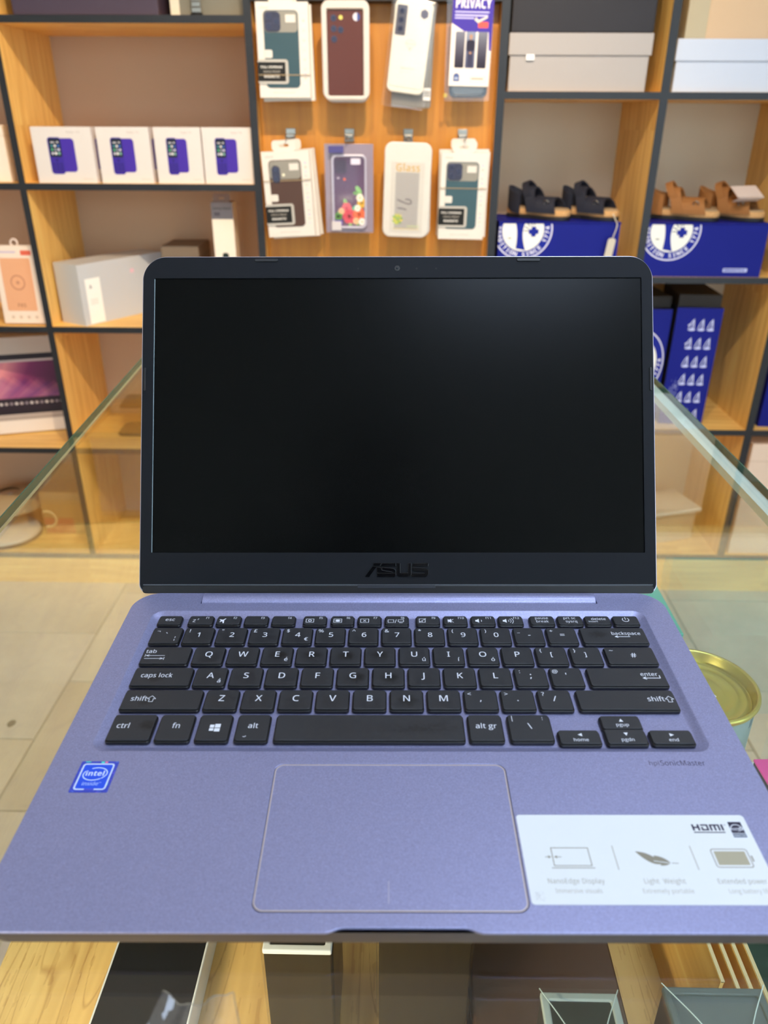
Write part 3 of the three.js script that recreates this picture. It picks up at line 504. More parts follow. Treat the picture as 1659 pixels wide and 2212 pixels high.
// white phone back in a clear bag, tilted
{
  const t = thing('phone_case_pack', 'tilted white phone back with diamond print in a clear bag', 'phone case', hp(0.0195, 1.366)); t.rotation.z = -0.12;
  part('clear_bag', slab(rrShape(0.096, 0.203, 0.006), 0.012, 0.004, 3), std(0xffffff, 0.08, { transmission: 0.98, thickness: 0, ior: 1.4, specularIntensity: 0.7 }), t, [0, -0.002, -0.012]);
  part('silicone_frame', slab(rrShape(0.080, 0.172, 0.013), 0.008, 0.002), std(0xdfd8c6, 0.4), t, [0, 0.012, -0.0112]);
  const pr = print(256, 512, (x, w, h) => { x.fillStyle = '#dcd4c8'; x.fillRect(0, 0, w, h); x.strokeStyle = '#a9a398'; x.lineWidth = 3; x.beginPath(); x.moveTo(90, 232); x.lineTo(108, 212); x.lineTo(150, 212); x.lineTo(168, 232); x.lineTo(129, 276); x.closePath(); x.moveTo(90, 232); x.lineTo(168, 232); x.moveTo(116, 232); x.lineTo(129, 276); x.lineTo(142, 232); x.stroke(); txt(x, 'WOLFTRAY', 128, 398, 22, { fill: '#9d978e', align: 'center' }); x.fillStyle = '#c9c3ba'; x.fillRect(70, 414, 116, 4); });
  const g = slab(rrShape(0.0715, 0.150, 0.008), 0.0012); { const p = g.attributes.position, uv = g.attributes.uv; for (let i = 0; i < p.count; i++) uv.setXY(i, p.getX(i) / 0.0715 + 0.5, p.getY(i) / 0.150 + 0.5); }
  const ph = part('phone_back', g, pr, t, [0, 0.012, -0.0032]);
  const cam = part('camera_bar', slab(rrShape(0.022, 0.054, 0.003), 0.001), std(0x4a4650, 0.3), ph, [-0.0245, 0.047, 0.0012]);
  for (const y of [0.016, 0, -0.016]) lens(cam, 0, y, 0.0066, 0.0014);
  part('hex_seal', new THREE.CylinderGeometry(0.009, 0.009, 0.0006, 6).rotateX(Math.PI / 2), std(0x4b475a, 0.4), ph, [0.0225, 0.0625, 0.0016]);
  const t2 = thing('phone_case_pack', 'grey cased pack hidden behind the tilted white phone', 'phone case', hp(0.028, 1.362, -0.018)); t2.rotation.z = -0.03;
  part('clear_bag', slab(rrShape(0.088, 0.195, 0.006), 0.010, 0.003), std(0xb9b4aa, 0.2, { transmission: 0.6, thickness: 0 }), t2, [0, 0, -0.012]);
  part('phone_case', slab(rrShape(0.076, 0.168, 0.01), 0.007, 0.002), std(0x6b655d, 0.4), t2, [0.002, 0.004, -0.0105]);
  part('barcode_label', new THREE.BoxGeometry(0.016, 0.024, 0.0005), print(64, 96, (x) => { x.fillStyle = '#e8e2d8'; x.fillRect(0, 0, 64, 96); x.fillStyle = '#444'; for (let i = 0; i < 9; i++) x.fillRect(8 + i * 6, 20, 3, 50); }), t2, [0.034, -0.07, 0.0]);
}
// purple screen-protector carton
{
  const t = thing('screen_protector_box', 'purple and white privacy screen protector box', 'package', hp(0.1515, 1.392), 0); t.rotation.z = -0.02;
  const f = print(360, 720, (x, w, h) => {
    x.fillStyle = '#efe3d6'; x.fillRect(0, 0, w, h); x.fillStyle = '#43309a'; x.beginPath(); x.moveTo(0, 0); x.lineTo(w, 0); x.lineTo(w, 440); x.lineTo(w - 20, 440); x.lineTo(w - 30, 300); x.lineTo(120, 300); x.lineTo(0, 236); x.closePath(); x.fill();
    txt(x, 'PRIVACY', 22, 122, 104, { fill: '#f4efe6', weight: 'bold', w: 316 }); x.fillStyle = '#cdc6e6'; x.fillRect(24, 146, 300, 10); x.fillRect(24, 170, 290, 12); x.fillRect(24, 192, 170, 10); x.fillStyle = '#e95a50'; fillRR(x, 232, 222, 90, 46, 8);
    const ph = (a, c0, c1) => { const g = x.createLinearGradient(0, 300, 0, 570); g.addColorStop(0, c0); g.addColorStop(1, c1); x.fillStyle = g; fillRR(x, a, 298, 84, 280, 10); };
    ph(40, '#7d7d88', '#241d2c'); ph(136, '#8d93a2', '#4c4f6a'); ph(240, '#7d7d88', '#241d2c'); x.fillStyle = '#e3d9cc'; x.fillRect(126, 296, 8, 290); x.fillRect(226, 296, 8, 290);
    x.fillStyle = '#b98a6a'; x.beginPath(); x.arc(178, 334, 15, 0, 7); x.fill(); x.fillRect(171, 344, 14, 20); x.fillStyle = '#262033'; fillRR(x, 142, 360, 72, 92, 22); x.fillStyle = '#38364e'; x.fillRect(154, 440, 50, 130); x.fillStyle = '#b98a6a'; x.fillRect(168, 452, 20, 16);
    x.fillStyle = '#53628f'; x.beginPath(); x.arc(66, 646, 28, Math.PI, 0); x.lineTo(94, 684); x.lineTo(38, 684); x.fill(); x.fillStyle = '#cfd6e6'; txt(x, 'HD', 66, 668, 24, { fill: '#dfe6f2', align: 'center', weight: 'bold' }); x.strokeStyle = '#c98f74'; x.lineWidth = 2; x.strokeRect(190, 640, 140, 46); x.fillStyle = '#c98f74'; x.fillRect(200, 654, 112, 12);
  });
  const [g, m] = printedBox(0.0855, 0.171, 0.014, std(0xefe3d6, 0.5), { front: f, top: std(0x43309a, 0.5) }); part('carton', g, m, t, [0, 0, -0.007]);
  part('hang_tab', slab(tabShape(0.042), 0.0012), std(0x43309a, 0.5), t, [0, 0.0855, -0.006]);
  part('white_tick_sticker', slab((() => { const s = new THREE.Shape(); s.moveTo(0, 0.006); s.lineTo(0.008, 0); s.lineTo(0.028, 0.010); s.lineTo(0.026, 0.013); s.lineTo(0.009, 0.006); s.lineTo(0.003, 0.011); return s; })(), 0.0004), cream, t, [0.004, 0.030, 0.0002]);
  const t2 = thing('phone_case_pack', 'black edged clear case pack below the privacy box', 'phone case', hp(0.151, 1.376, -0.016));
  const fr = rrShape(0.083, 0.182, 0.012); fr.holes.push(rrShape(0.070, 0.168, 0.008)); part('bumper_frame', slab(fr, 0.010, 0.002), std(0x1d1b1c, 0.35), t2, [0, 0, -0.012]);
  part('case_back', slab(rrShape(0.07, 0.168, 0.008), 0.002), std(0x8a8680, 0.3), t2, [0, 0, -0.010]);
  part('yellow_tip', new RoundedBoxGeometry(0.008, 0.008, 0.004, 2, 0.001), std(0xc7a80c, 0.5), t2, [-0.049, -0.087, -0.004]);
  part('pack_film', slab(rrShape(0.098, 0.196, 0.004), 0.0006), M.clearPlastic, t2, [-0.003, 0, 0.001]);
}
// flower case in a clear carton
{
  const t = thing('phone_case_pack', 'clear carton with a purple phone case covered in flowers', 'phone case', hp(-0.1140, 1.0957));
  const pr = print(320, 640, (x, w, h) => {
    const g = x.createLinearGradient(0, 0, w, h); g.addColorStop(0, '#4b3a55'); g.addColorStop(0.5, '#5e4460'); g.addColorStop(1, '#6a4c5c'); x.fillStyle = g; x.fillRect(0, 0, w, h);
    for (let i = 0; i < 420; i++) { x.fillStyle = ['#8a5f86', '#5a4a9a', '#a0657a', '#3f3350', '#7d6aa0'][i % 5]; x.globalAlpha = 0.5; x.fillRect(rnd() * w, 120 + rnd() * 420, 2 + 6 * rnd(), 2 + 4 * rnd()); } x.globalAlpha = 1;
    const leaf = (a, b, r, c, rot) => { x.save(); x.translate(a, b); x.rotate(rot); x.fillStyle = c; x.beginPath(); x.ellipse(0, 0, r, r * 0.5, 0, 0, 7); x.fill(); x.restore(); };
    [[120, 420, 40, '#7fae68', 1.2], [220, 470, 44, '#57b58a', -0.6], [258, 300, 46, '#8cc07a', 0.9], [232, 330, 34, '#6f9f5c', 0.2], [60, 520, 36, '#4f8a56', 0.4], [170, 620, 34, '#8fb56c', -1.0], [240, 610, 30, '#7fae68', 1.1]].forEach((q) => leaf(...q));
    const fl = (a, b, r, c, cc) => { x.fillStyle = c; for (let i = 0; i < 6; i++) { x.beginPath(); x.arc(a + Math.cos(i * 1.047) * r * 0.55, b + Math.sin(i * 1.047) * r * 0.55, r * 0.55, 0, 7); x.fill(); } x.fillStyle = cc; x.beginPath(); x.arc(a, b, r * 0.3, 0, 7); x.fill(); };
    fl(130, 470, 50, '#d95f68', '#b84450'); fl(158, 548, 66, '#cf4552', '#7a1f2c'); fl(262, 530, 62, '#e2683c', '#a83c20'); fl(290, 420, 44, '#d9a52c', '#8f6a10'); fl(272, 372, 36, '#efe3cc', '#c9b070'); fl(246, 470, 30, '#efe6d6', '#caa86a'); fl(292, 600, 34, '#efe6da', '#cbb27a'); fl(228, 592, 30, '#e8b98a', '#c08a52'); fl(74, 500, 30, '#e6b48a', '#c58a5c');
    x.fillStyle = '#57972c'; x.fillRect(10, 520, 62, 60); x.fillStyle = '#1f2a12'; x.fillRect(22, 532, 36, 34); x.fillStyle = '#5530a8'; x.fillRect(8, 584, 74, 50); x.fillStyle = '#c04ac0'; x.fillRect(26, 600, 34, 20); x.fillStyle = '#3c2f46'; fillRR(x, 14, 22, 120, 128, 18); x.fillStyle = '#ddd2dc'; fillRR(x, 180, 10, 100, 56, 8); x.fillStyle = '#e2603a'; x.fillRect(100, 190, 24, 22); x.fillStyle = '#cfc3d0'; x.fillRect(36, 182, 20, 14);
  });
  const g = slab(rrShape(0.070, 0.146, 0.008), 0.003, 0.0008); { const p = g.attributes.position, uv = g.attributes.uv; for (let i = 0; i < p.count; i++) uv.setXY(i, p.getX(i) / 0.070 + 0.5, p.getY(i) / 0.146 + 0.5); }
  const rim = rrShape(0.080, 0.158, 0.012); rim.holes.push(rrShape(0.070, 0.147, 0.008)); part('case_rim', slab(rim, 0.007, 0.002), std(0xbab4c2, 0.25), t, [0, -0.006, -0.012]);
  part('flower_case', g, pr, t, [0, -0.006, -0.010]);
  part('carton_back', new THREE.BoxGeometry(0.110, 0.188, 0.001), std(0x8f7f8c, 0.5), t, [0, 0, -0.0145]);
  part('clear_cover', new RoundedBoxGeometry(0.112, 0.190, 0.016, 2, 0.002), std(0xffffff, 0.06, { transmission: 0.985, thickness: 0, ior: 1.4, specularIntensity: 0.6 }), t, [0, 0, -0.008]);
  part('purple_label', new THREE.BoxGeometry(0.034, 0.014, 0.0006), std(0x4a4580, 0.5), t, [-0.028, 0.083, 0.0006]);
  part('white_corner_tag', new THREE.BoxGeometry(0.022, 0.02, 0.0006), std(0xcfc5c2, 0.5), t, [-0.03, -0.078, 0.0006]);
}
// frosted pouch with the tempered glass sheet
{
  const t = thing('glass_protector_pouch', 'frosted white pouch marked 16 holding a screen glass', 'package', hp(0.0195, 1.0935)); t.rotation.z = -0.03;
  part('pouch', slab(rrShape(0.106, 0.201, 0.018), 0.008, 0.0025), std(0xd9d2c6, 0.45), t, [0, 0, -0.008]);
  const pr = print(320, 640, (x, w, h) => {
    x.fillStyle = '#cfc8bc'; x.fillRect(0, 0, w, h); x.fillStyle = '#a9a39c'; x.fillRect(46, 92, 226, 520);
    txt(x, 'Glass', 160, 84, 96, { fill: '#c9a25e', weight: 'bold', align: 'center', w: 236 }); x.strokeStyle = '#e08a5a'; x.lineWidth = 2; x.strokeRect(46, 8, 8, 8);
    x.strokeStyle = '#4c4a50'; x.lineWidth = 9; x.lineCap = 'round'; x.beginPath(); x.moveTo(76, 420); x.quadraticCurveTo(120, 420, 158, 432); x.stroke(); x.beginPath(); x.moveTo(72, 342); x.quadraticCurveTo(110, 358, 150, 372); x.quadraticCurveTo(206, 388, 206, 362); x.quadraticCurveTo(196, 330, 150, 338); x.stroke();
    const cs = ['#8fae3c', '#5f9a3a', '#c7c43c', '#a0b84a', '#e0c24a']; for (let i = 0; i < 60; i++) { x.fillStyle = cs[i % 5]; const a = rnd() * 6.28, r = 44 * Math.sqrt(rnd()); x.beginPath(); x.ellipse(76 + Math.cos(a) * r, 520 + Math.sin(a) * r, 12, 6, a, 0, 7); x.fill(); }
    x.fillStyle = '#c9b06a'; for (let i = 0; i < 16; i++) x.fillRect(40 + i * 16, 606, 9, 14); x.fillStyle = '#b7bd8a'; x.fillRect(170, 580, 120, 12);
  });
  const pg = part('glass_sheet', new THREE.BoxGeometry(0.076, 0.148, 0.001), [cream, cream, cream, cream, pr, cream], t, [0.0005, -0.014, 0.0006]);
  part('pouch_film', slab(rrShape(0.104, 0.199, 0.017), 0.0006), std(0xffffff, 0.08, { transmission: 0.985, thickness: 0, ior: 1.4, specularIntensity: 0.6 }), t, [0, 0, 0.0022]);
  const t2 = thing('glass_protector_pouch', 'second frosted pouch just behind the one marked 16', 'package', hp(0.0215, 1.092, -0.017)); t2.rotation.z = 0.005;
  part('pouch', slab(rrShape(0.106, 0.2, 0.018), 0.008, 0.0025), std(0xdbd6cc, 0.4), t2, [0, 0, -0.008]);
  part('seal_strip', new THREE.BoxGeometry(0.1, 0.003, 0.0006), std(0xc9c4ba, 0.4), t2, [0, 0.07, 0.0004]);
}
// ---------------------------------------------------------------- the glass counter
const GLASS = 0.9515, GT = 0.007, WOOD = 0.664;
const leftX = (z) => -0.3131 + 0.0575 * (z + 0.537);
const NEAR = 0.06, FAR = -1.10, RX = 0.3212;
{
  const t = thing('glass_counter', 'glass topped display counter with wooden floor carrying the laptop', 'counter', [0, 0, -0.52]);
  const P = (x, z) => [x, z + 0.52];
  const shape = (inset = 0) => { const s = new THREE.Shape(); const q = [P(leftX(NEAR) + inset, NEAR - inset), P(RX - inset, NEAR - inset), P(RX - inset, FAR + inset), P(leftX(FAR) + inset, FAR + inset)]; q.forEach(([x, z], i) => i ? s.lineTo(x, -z) : s.moveTo(x, -z)); s.closePath(); return s; };
  const clear = std(new THREE.Color().setRGB(0.955, 0.985, 0.97), 0.0, { transmission: 1, thickness: 0, ior: 1.52 });
  part('glass_top', flat(slab(shape(0.0006), GT)), clear, t, [0, GLASS - GT, 0]);
  // ground green edges, slightly rough to the touch
  const ground = dataTex(128, (x, y, n) => 128 + 110 * (nD(x / n, y / n) - 0.5) + 40 * (rnd() - 0.5), { repeat: 12 });
  const gEdge = std(0x235c4b, 0.22, { bumpMap: ground, bumpScale: 0.0003 }), bEdge = gEdge;
  const bar = (name, a, b, w, h, y, m, parent = t) => { const dx = b[0] - a[0], dz = b[1] - a[1], L = Math.hypot(dx, dz), g = wbox(w, h, L, 'y'); const uv = g.attributes.uv, p = g.attributes.position; for (let i = 0; i < p.count; i++) uv.setXY(i, p.getZ(i) * 1.0, p.getY(i) * 8); return part(name, g, m, parent, [(a[0] + b[0]) / 2, y, (a[1] + b[1]) / 2], [0, Math.atan2(dx, dz), 0]); };
  const top = t;
  bar('glass_edge', P(leftX(FAR), FAR), P(leftX(NEAR), NEAR), 0.0012, GT, GLASS - GT / 2, gEdge, top);
  bar('glass_edge', P(RX, FAR), P(RX, NEAR), 0.0012, GT, GLASS - GT / 2, bEdge, top);
  bar('glass_edge', P(leftX(FAR), FAR), P(RX, FAR), 0.0012, GT, GLASS - GT / 2, gEdge, top);
  bar('glass_edge', P(leftX(NEAR), NEAR), P(RX, NEAR), 0.0012, GT, GLASS - GT / 2, gEdge, top);
  // side panes with silicone beads under the top
  const sil = std(0xc8dcd8, 0.35), silL = std(0xcbbf95, 0.4), paneR = std(new THREE.Color().setRGB(0.955, 0.99, 0.965), 0.0, { transmission: 1, thickness: 0, ior: 1.5 });
  bar('side_pane', P(0.3135, FAR + 0.01), P(0.3135, NEAR - 0.01), 0.005, GLASS - GT - 0.008 - WOOD, (GLASS - GT - 0.008 + WOOD) / 2, paneR);
  bar('side_pane', P(leftX(FAR) + 0.0025, FAR + 0.01), P(leftX(NEAR) + 0.0025, NEAR - 0.01), 0.002, GLASS - GT - 0.004 - WOOD, (GLASS - GT - 0.004 + WOOD) / 2, clear);
  bar('end_pane', P(leftX(FAR) + 0.012, FAR + 0.012), P(0.302, FAR + 0.012), 0.005, GLASS - GT - 0.004 - WOOD, (GLASS - GT - 0.004 + WOOD) / 2, clear);
  bar('silicone_bead', P(0.3142, FAR + 0.01), P(0.3142, NEAR - 0.01), 0.0125, 0.008, GLASS - GT - 0.004, sil);
  bar('silicone_bead', P(leftX(FAR) + 0.0015, FAR + 0.01), P(leftX(NEAR) + 0.0015, NEAR - 0.01), 0.0010, 0.002, GLASS - GT - 0.001, silL);
  // wooden floor of the showcase and its base
  const fl = flat(slab((() => { const s = new THREE.Shape(); const q = [P(leftX(NEAR) + 0.010, NEAR), P(0.311, NEAR), P(0.311, FAR + 0.008), P(leftX(FAR) + 0.010, FAR + 0.008)]; q.forEach(([x, z], i) => i ? s.lineTo(x, -z) : s.moveTo(x, -z)); s.closePath(); return s; })(), 0.018));
  metricUV(fl, 'x', 'z'); part('showcase_floor', fl, M.counterWood, t, [0, WOOD - 0.018, 0]);
  bar('base_panel', P(0.300, FAR + 0.02), P(0.300, NEAR - 0.01), 0.016, WOOD - 0.018, (WOOD - 0.018) / 2, M.shelfWood);
  bar('base_panel', P(leftX(FAR) + 0.02, FAR + 0.02), P(leftX(NEAR) + 0.02, NEAR - 0.01), 0.016, WOOD - 0.018, (WOOD - 0.018) / 2, M.shelfWood);
  bar('base_panel', P(leftX(FAR) + 0.03, FAR + 0.03), P(0.29, FAR + 0.03), 0.016, WOOD - 0.018, (WOOD - 0.018) / 2, M.shelfWood);
}
// LED bar under the near end of the glass
{
  const c = new THREE.Color().setRGB(1.0, 0.84, 0.60), t = thing('led_bar', 'slim white LED bar under the near end of the counter glass', 'lamp', [-0.268, GLASS - GT - 0.012, -0.06]);
  part('bar_housing', new RoundedBoxGeometry(0.014, 0.012, 0.2, 2, 0.002), std(0xdddddd, 0.5), t, [-0.004, 0.003, 0]);
  const m = part('led_diffuser', new THREE.BoxGeometry(0.002, 0.008, 0.19), std(0xffffff, 0.5, { emissive: c, emissiveIntensity: 6 }), t, [0.004, -0.003, 0]);
  const L = new THREE.RectAreaLight(c, 330, 0.19, 0.01); L.position.set(0.0065, -0.004, 0); L.lookAt(V(0.22, -0.25, -0.16).add(L.position)); t.add(L);
}
// ---------------------------------------------------------------- things inside the counter
{
  const blackCard = std(0x090a0b, 0.5, { specularIntensity: 0.6 }), whiteCard = std(0xe9e9e6, 0.5), film = std(0xffffff, 0.05, { transmission: 1, thickness: 0, ior: 1.35, specularIntensity: 0.5 });
  const f = thing('flat_phone_box', 'flat black phone box with thin white edges lying on the wood', 'box', [-0.168, WOOD, -0.345], -0.012);
  part('tray', new RoundedBoxGeometry(0.0675, 0.026, 0.17, 2, 0.001), whiteCard, f, [0, 0.013, 0]);
  part('lid', new RoundedBoxGeometry(0.0650, 0.025, 0.171, 2, 0.001), blackCard, f, [0, 0.0138, 0]);
  const wrapped = (label, x0, x1, zf, zb, top, bodyM, rimM, inM, lines) => {
    const w = x1 - x0, d = zf - zb, h = top - WOOD, t = thing('wrapped_phone_box', label, 'box', [(x0 + x1) / 2, WOOD, (zf + zb) / 2]);
    part('carton', new RoundedBoxGeometry(w - 0.002, h - 0.004, d - 0.002, 2, 0.0008), bodyM, t, [0, (h - 0.004) / 2, 0]);
    const r = rrShape(w - 0.001, d - 0.001, 0.001); r.holes.push(rrShape(w - 0.009, d - 0.009, 0.001)); part('top_rim', flat(slab(r, 0.004, 0.0008)), rimM, t, [0, h - 0.005, 0]);
    part('top_inset', new THREE.BoxGeometry(w - 0.008, 0.001, d - 0.008), inM, t, [0, h - 0.003, 0]);
    part('cling_film', new RoundedBoxGeometry(w + 0.001, h + 0.001, d + 0.001, 2, 0.001), film, t, [0, (h + 0.001) / 2, 0]);
    if (lines) for (const [sx, sz] of [[-1, -1], [1, -1]]) part('film_fold', tubeAlong([V(sx * w / 2, h + 0.001, sz * d / 2), V(sx * w * 0.22, h + 0.0016, sz * d * 0.22), V(0, h + 0.0012, 0.01)], 0.00028, 10), std(0xcfe0dc, 0.15), t);
    return t;
  };
  wrapped('narrow black phone box with white top rim standing in film', -0.0754, -0.0336, -0.2850, -0.362, 0.800, blackCard, whiteCard, std(0x1a1c1a, 0.3), true);
  wrapped('wide glossy black phone box standing beside the white-rimmed one', -0.0074, 0.0503, -0.2935, -0.37, 0.800, blackCard, blackCard, blackCard, false);
  wrapped('small film wrapped box with dark green top and crossed folds', 0.0800, 0.1216, -0.175, -0.2528, 0.820, std(0x2a2c28, 0.3), std(0xb9c6c0, 0.3), std(0x26332c, 0.25), true);
  wrapped('grey film wrapped box at the counter end with diagonal folds', 0.1460, 0.2003, -0.175, -0.2570, 0.820, std(0x6a5138, 0.4), std(0x5a6460, 0.3), std(0x58625f, 0.3), true);
  const b = thing('brown_carton', 'low dark brown carton between the wrapped boxes', 'box', [0.105, WOOD, -0.36]);
  part('carton', new RoundedBoxGeometry(0.10, 0.05, 0.20, 2, 0.002), std(0x4a2e17, 0.6), b, [0, 0.025, 0]); part('lid_seam', new THREE.BoxGeometry(0.101, 0.001, 0.201), std(0x241408, 0.7), b, [0, 0.036, 0]);
  const g = thing('green_carton', 'dark green glossy carton near the counter side pane', 'box', [0.262, WOOD, -0.31]);
  part('carton', new RoundedBoxGeometry(0.06, 0.07, 0.13, 2, 0.002), std(0x0f2c18, 0.3), g, [0, 0.035, 0]); part('lid_seam', new THREE.BoxGeometry(0.061, 0.001, 0.131), std(0x071509, 0.4), g, [0, 0.05, 0]);
  ['first', 'second', 'third', 'fourth'].forEach((n, i) => { const s = thing('wood_slat', `thin pale slat leaning in the counter, ${n} from the wood gap`, 'slat', [0.2045 + i * 0.0075, WOOD, -0.352 + i * 0.004], 0, 'slats leaning in the counter'); part('slat_board', wbox(0.0022, 0.095, 0.11, 'z'), M.shelfWood, s, [0, 0.0475, 0], [0, 0, -0.03 - i * 0.008]); part('slat_edge', new THREE.BoxGeometry(0.0023, 0.0012, 0.11), std(0xd8bf8c, 0.5), s, [0.0017 + i * 0.0004, 0.095, 0]); });
  // tin can
  const can = thing('tin_can', 'gold lidded tin can with a paper label beside the laptop', 'can', [0.2505, WOOD, -0.503]);
  const R = 0.047, H = 0.161, gold = std(0xcabf66, 0.3, { metalness: 0.8 });
  part('can_body', new THREE.LatheGeometry([[0, 0], [R - 0.002, 0], [R - 0.0005, 0.003], [R - 0.002, 0.008], [R - 0.002, H - 0.008], [R - 0.0005, H - 0.004]].map(([a, y]) => new THREE.Vector2(a, y)), 56), print(1024, 512, (x, w, h) => { x.fillStyle = '#8fa6a6'; x.fillRect(0, 0, w, h); for (let i = 0; i < 60; i++) { x.fillStyle = i % 3 ? '#4f7078' : '#c2d0cc'; x.fillRect((i * 37) % w, 60 + (i * 53) % 400, 8 + (i % 5) * 16, 7); } x.fillStyle = '#7a6f66'; x.fillRect(0, 0, w, 14); }), can);
  part('lid', new THREE.LatheGeometry([[0, H - 0.009], [0.018, H - 0.009], [0.0195, H - 0.0078], [0.021, H - 0.009], [0.028, H - 0.009], [0.030, H - 0.0074], [0.032, H - 0.009], [0.037, H - 0.009], [0.0385, H - 0.0075], [0.0405, H - 0.010], [0.0425, H - 0.0098], [0.0435, H - 0.001], [0.045, H], [0.047, H - 0.0006], [0.0475, H - 0.003], [0.0465, H - 0.0055]].map(([a, y]) => new THREE.Vector2(a, y)), 72), gold, can);
  part('paper_sticker', new THREE.BoxGeometry(0.014, 0.0005, 0.018), std(0xe9e6ea, 0.6), can, [0.002, H - 0.0072, 0.004], [0, 0.5, 0]);
  const te = thing('teal_box', 'teal cardboard box behind the laptop corner inside the counter', 'box', [0.238, WOOD, -0.728]);
  part('carton', new RoundedBoxGeometry(0.115, 0.100, 0.155, 2, 0.001), std(0x2fa596, 0.5), te, [0, 0.05, 0]); part('lid', new RoundedBoxGeometry(0.117, 0.03, 0.157, 2, 0.001), std(0x35b0a2, 0.5), te, [0, 0.0895, 0]);
  const wb = thing('white_carton', 'white carton standing in the counter below the pink booklet', 'box', [0.253, WOOD, -0.403]);
  part('carton', new RoundedBoxGeometry(0.088, 0.124, 0.094, 2, 0.001), std(0xdfe6e8, 0.5), wb, [0, 0.062, 0]); part('lid', new RoundedBoxGeometry(0.09, 0.02, 0.096, 2, 0.001), std(0xe6ecec, 0.5), wb, [0, 0.1165, 0]);
  const pk = thing('pink_booklet', 'bright pink booklet lying on the white carton', 'booklet', [0.2885, WOOD + 0.1265, -0.410], 0.03);
  part('cover', new RoundedBoxGeometry(0.022, 0.002, 0.07, 1, 0.0006), std(0xe84aa0, 0.4), pk, [0, 0.008, 0]); part('pages', new THREE.BoxGeometry(0.021, 0.007, 0.069), std(0x2a2630, 0.6), pk, [0.0003, 0.0035, 0]);
  // scrap of clear film on the glass
  const sc = thing('film_scrap', 'crumpled scrap of clear plastic film on the counter glass', 'plastic film', [-0.066, GLASS, -0.146]);
  const n = 14, rows = []; for (let j = 0; j <= n; j++) { const r = []; for (let i = 0; i <= n; i++) { const u = i / n - 0.5, v = j / n - 0.5; r.push(V(u * 0.034 * (1.1 + v * 0.7) + 0.006 * v, 0.001 + 0.007 * Math.max(0, Math.cos(u * 3.1)) * (0.5 + 0.5 * Math.cos(v * 5 + u * 3)) + 0.0012 * Math.sin(u * 19 + v * 7), v * 0.046 + 0.006 * Math.cos(u * 3))); } rows.push(r); }
  const fg = loft(rows, { closed: false }); part('film_edge', tubeAlong([...rows[0], ...rows.map((r) => r[n]).slice(1)].map((p) => p.clone()), 0.00016, 60), std(0x8f8b80, 0.25), sc); part('film_sheet', fg, std(0xffffff, 0.04, { transmission: 0.95, thickness: 0, ior: 1.5, side: THREE.DoubleSide }), sc);
}
// ---------------------------------------------------------------- the laptop (own axes: deck plane y = 0, x to the right, z to the front, number row at z = 0)
const lap = thing('laptop', 'open lavender grey laptop with black keys standing on the glass counter', 'laptop');
{
  const m = new THREE.Matrix4().makeBasis(V(0.99988605, 0.00646373, -0.01364232), V(-0.0062223, 0.99982458, 0.01766631), V(0.01375412, -0.01757941, 0.99975086));
  const o = V(0.0112, 0, 0).applyMatrix4(m).add(V(-0.00812519, 0.9680484, -0.36382966));
  lap.quaternion.setFromRotationMatrix(m); lap.position.copy(o);
}
const speck = dataTex(512, (x, y, n) => { const r = rnd(), k = (nD(x / n * 2, y / n * 2) - 0.5) * 26 + (nA(x / n * 3, y / n * 3) - 0.5) * 14; return r > 0.985 ? 255 : 216 + k * 0.7 + (rnd() - 0.5) * 26; }, { srgb: true, repeat: 10 });
const grain = dataTex(256, () => 120 + rnd() * 30, { repeat: 90 });
const lavender = std(new THREE.Color().setRGB(0.395, 0.405, 0.675), 0.42, { metalness: 0.45, map: speck });
const bottomM = std(0x3a3740, 0.5), bezelM = std(0x0e1117, 0.62, { specularIntensity: 0.4, bumpMap: grain, bumpScale: 0.00004 });
const HW = 0.1632, ZB = -0.0445, ZF = 0.1803;
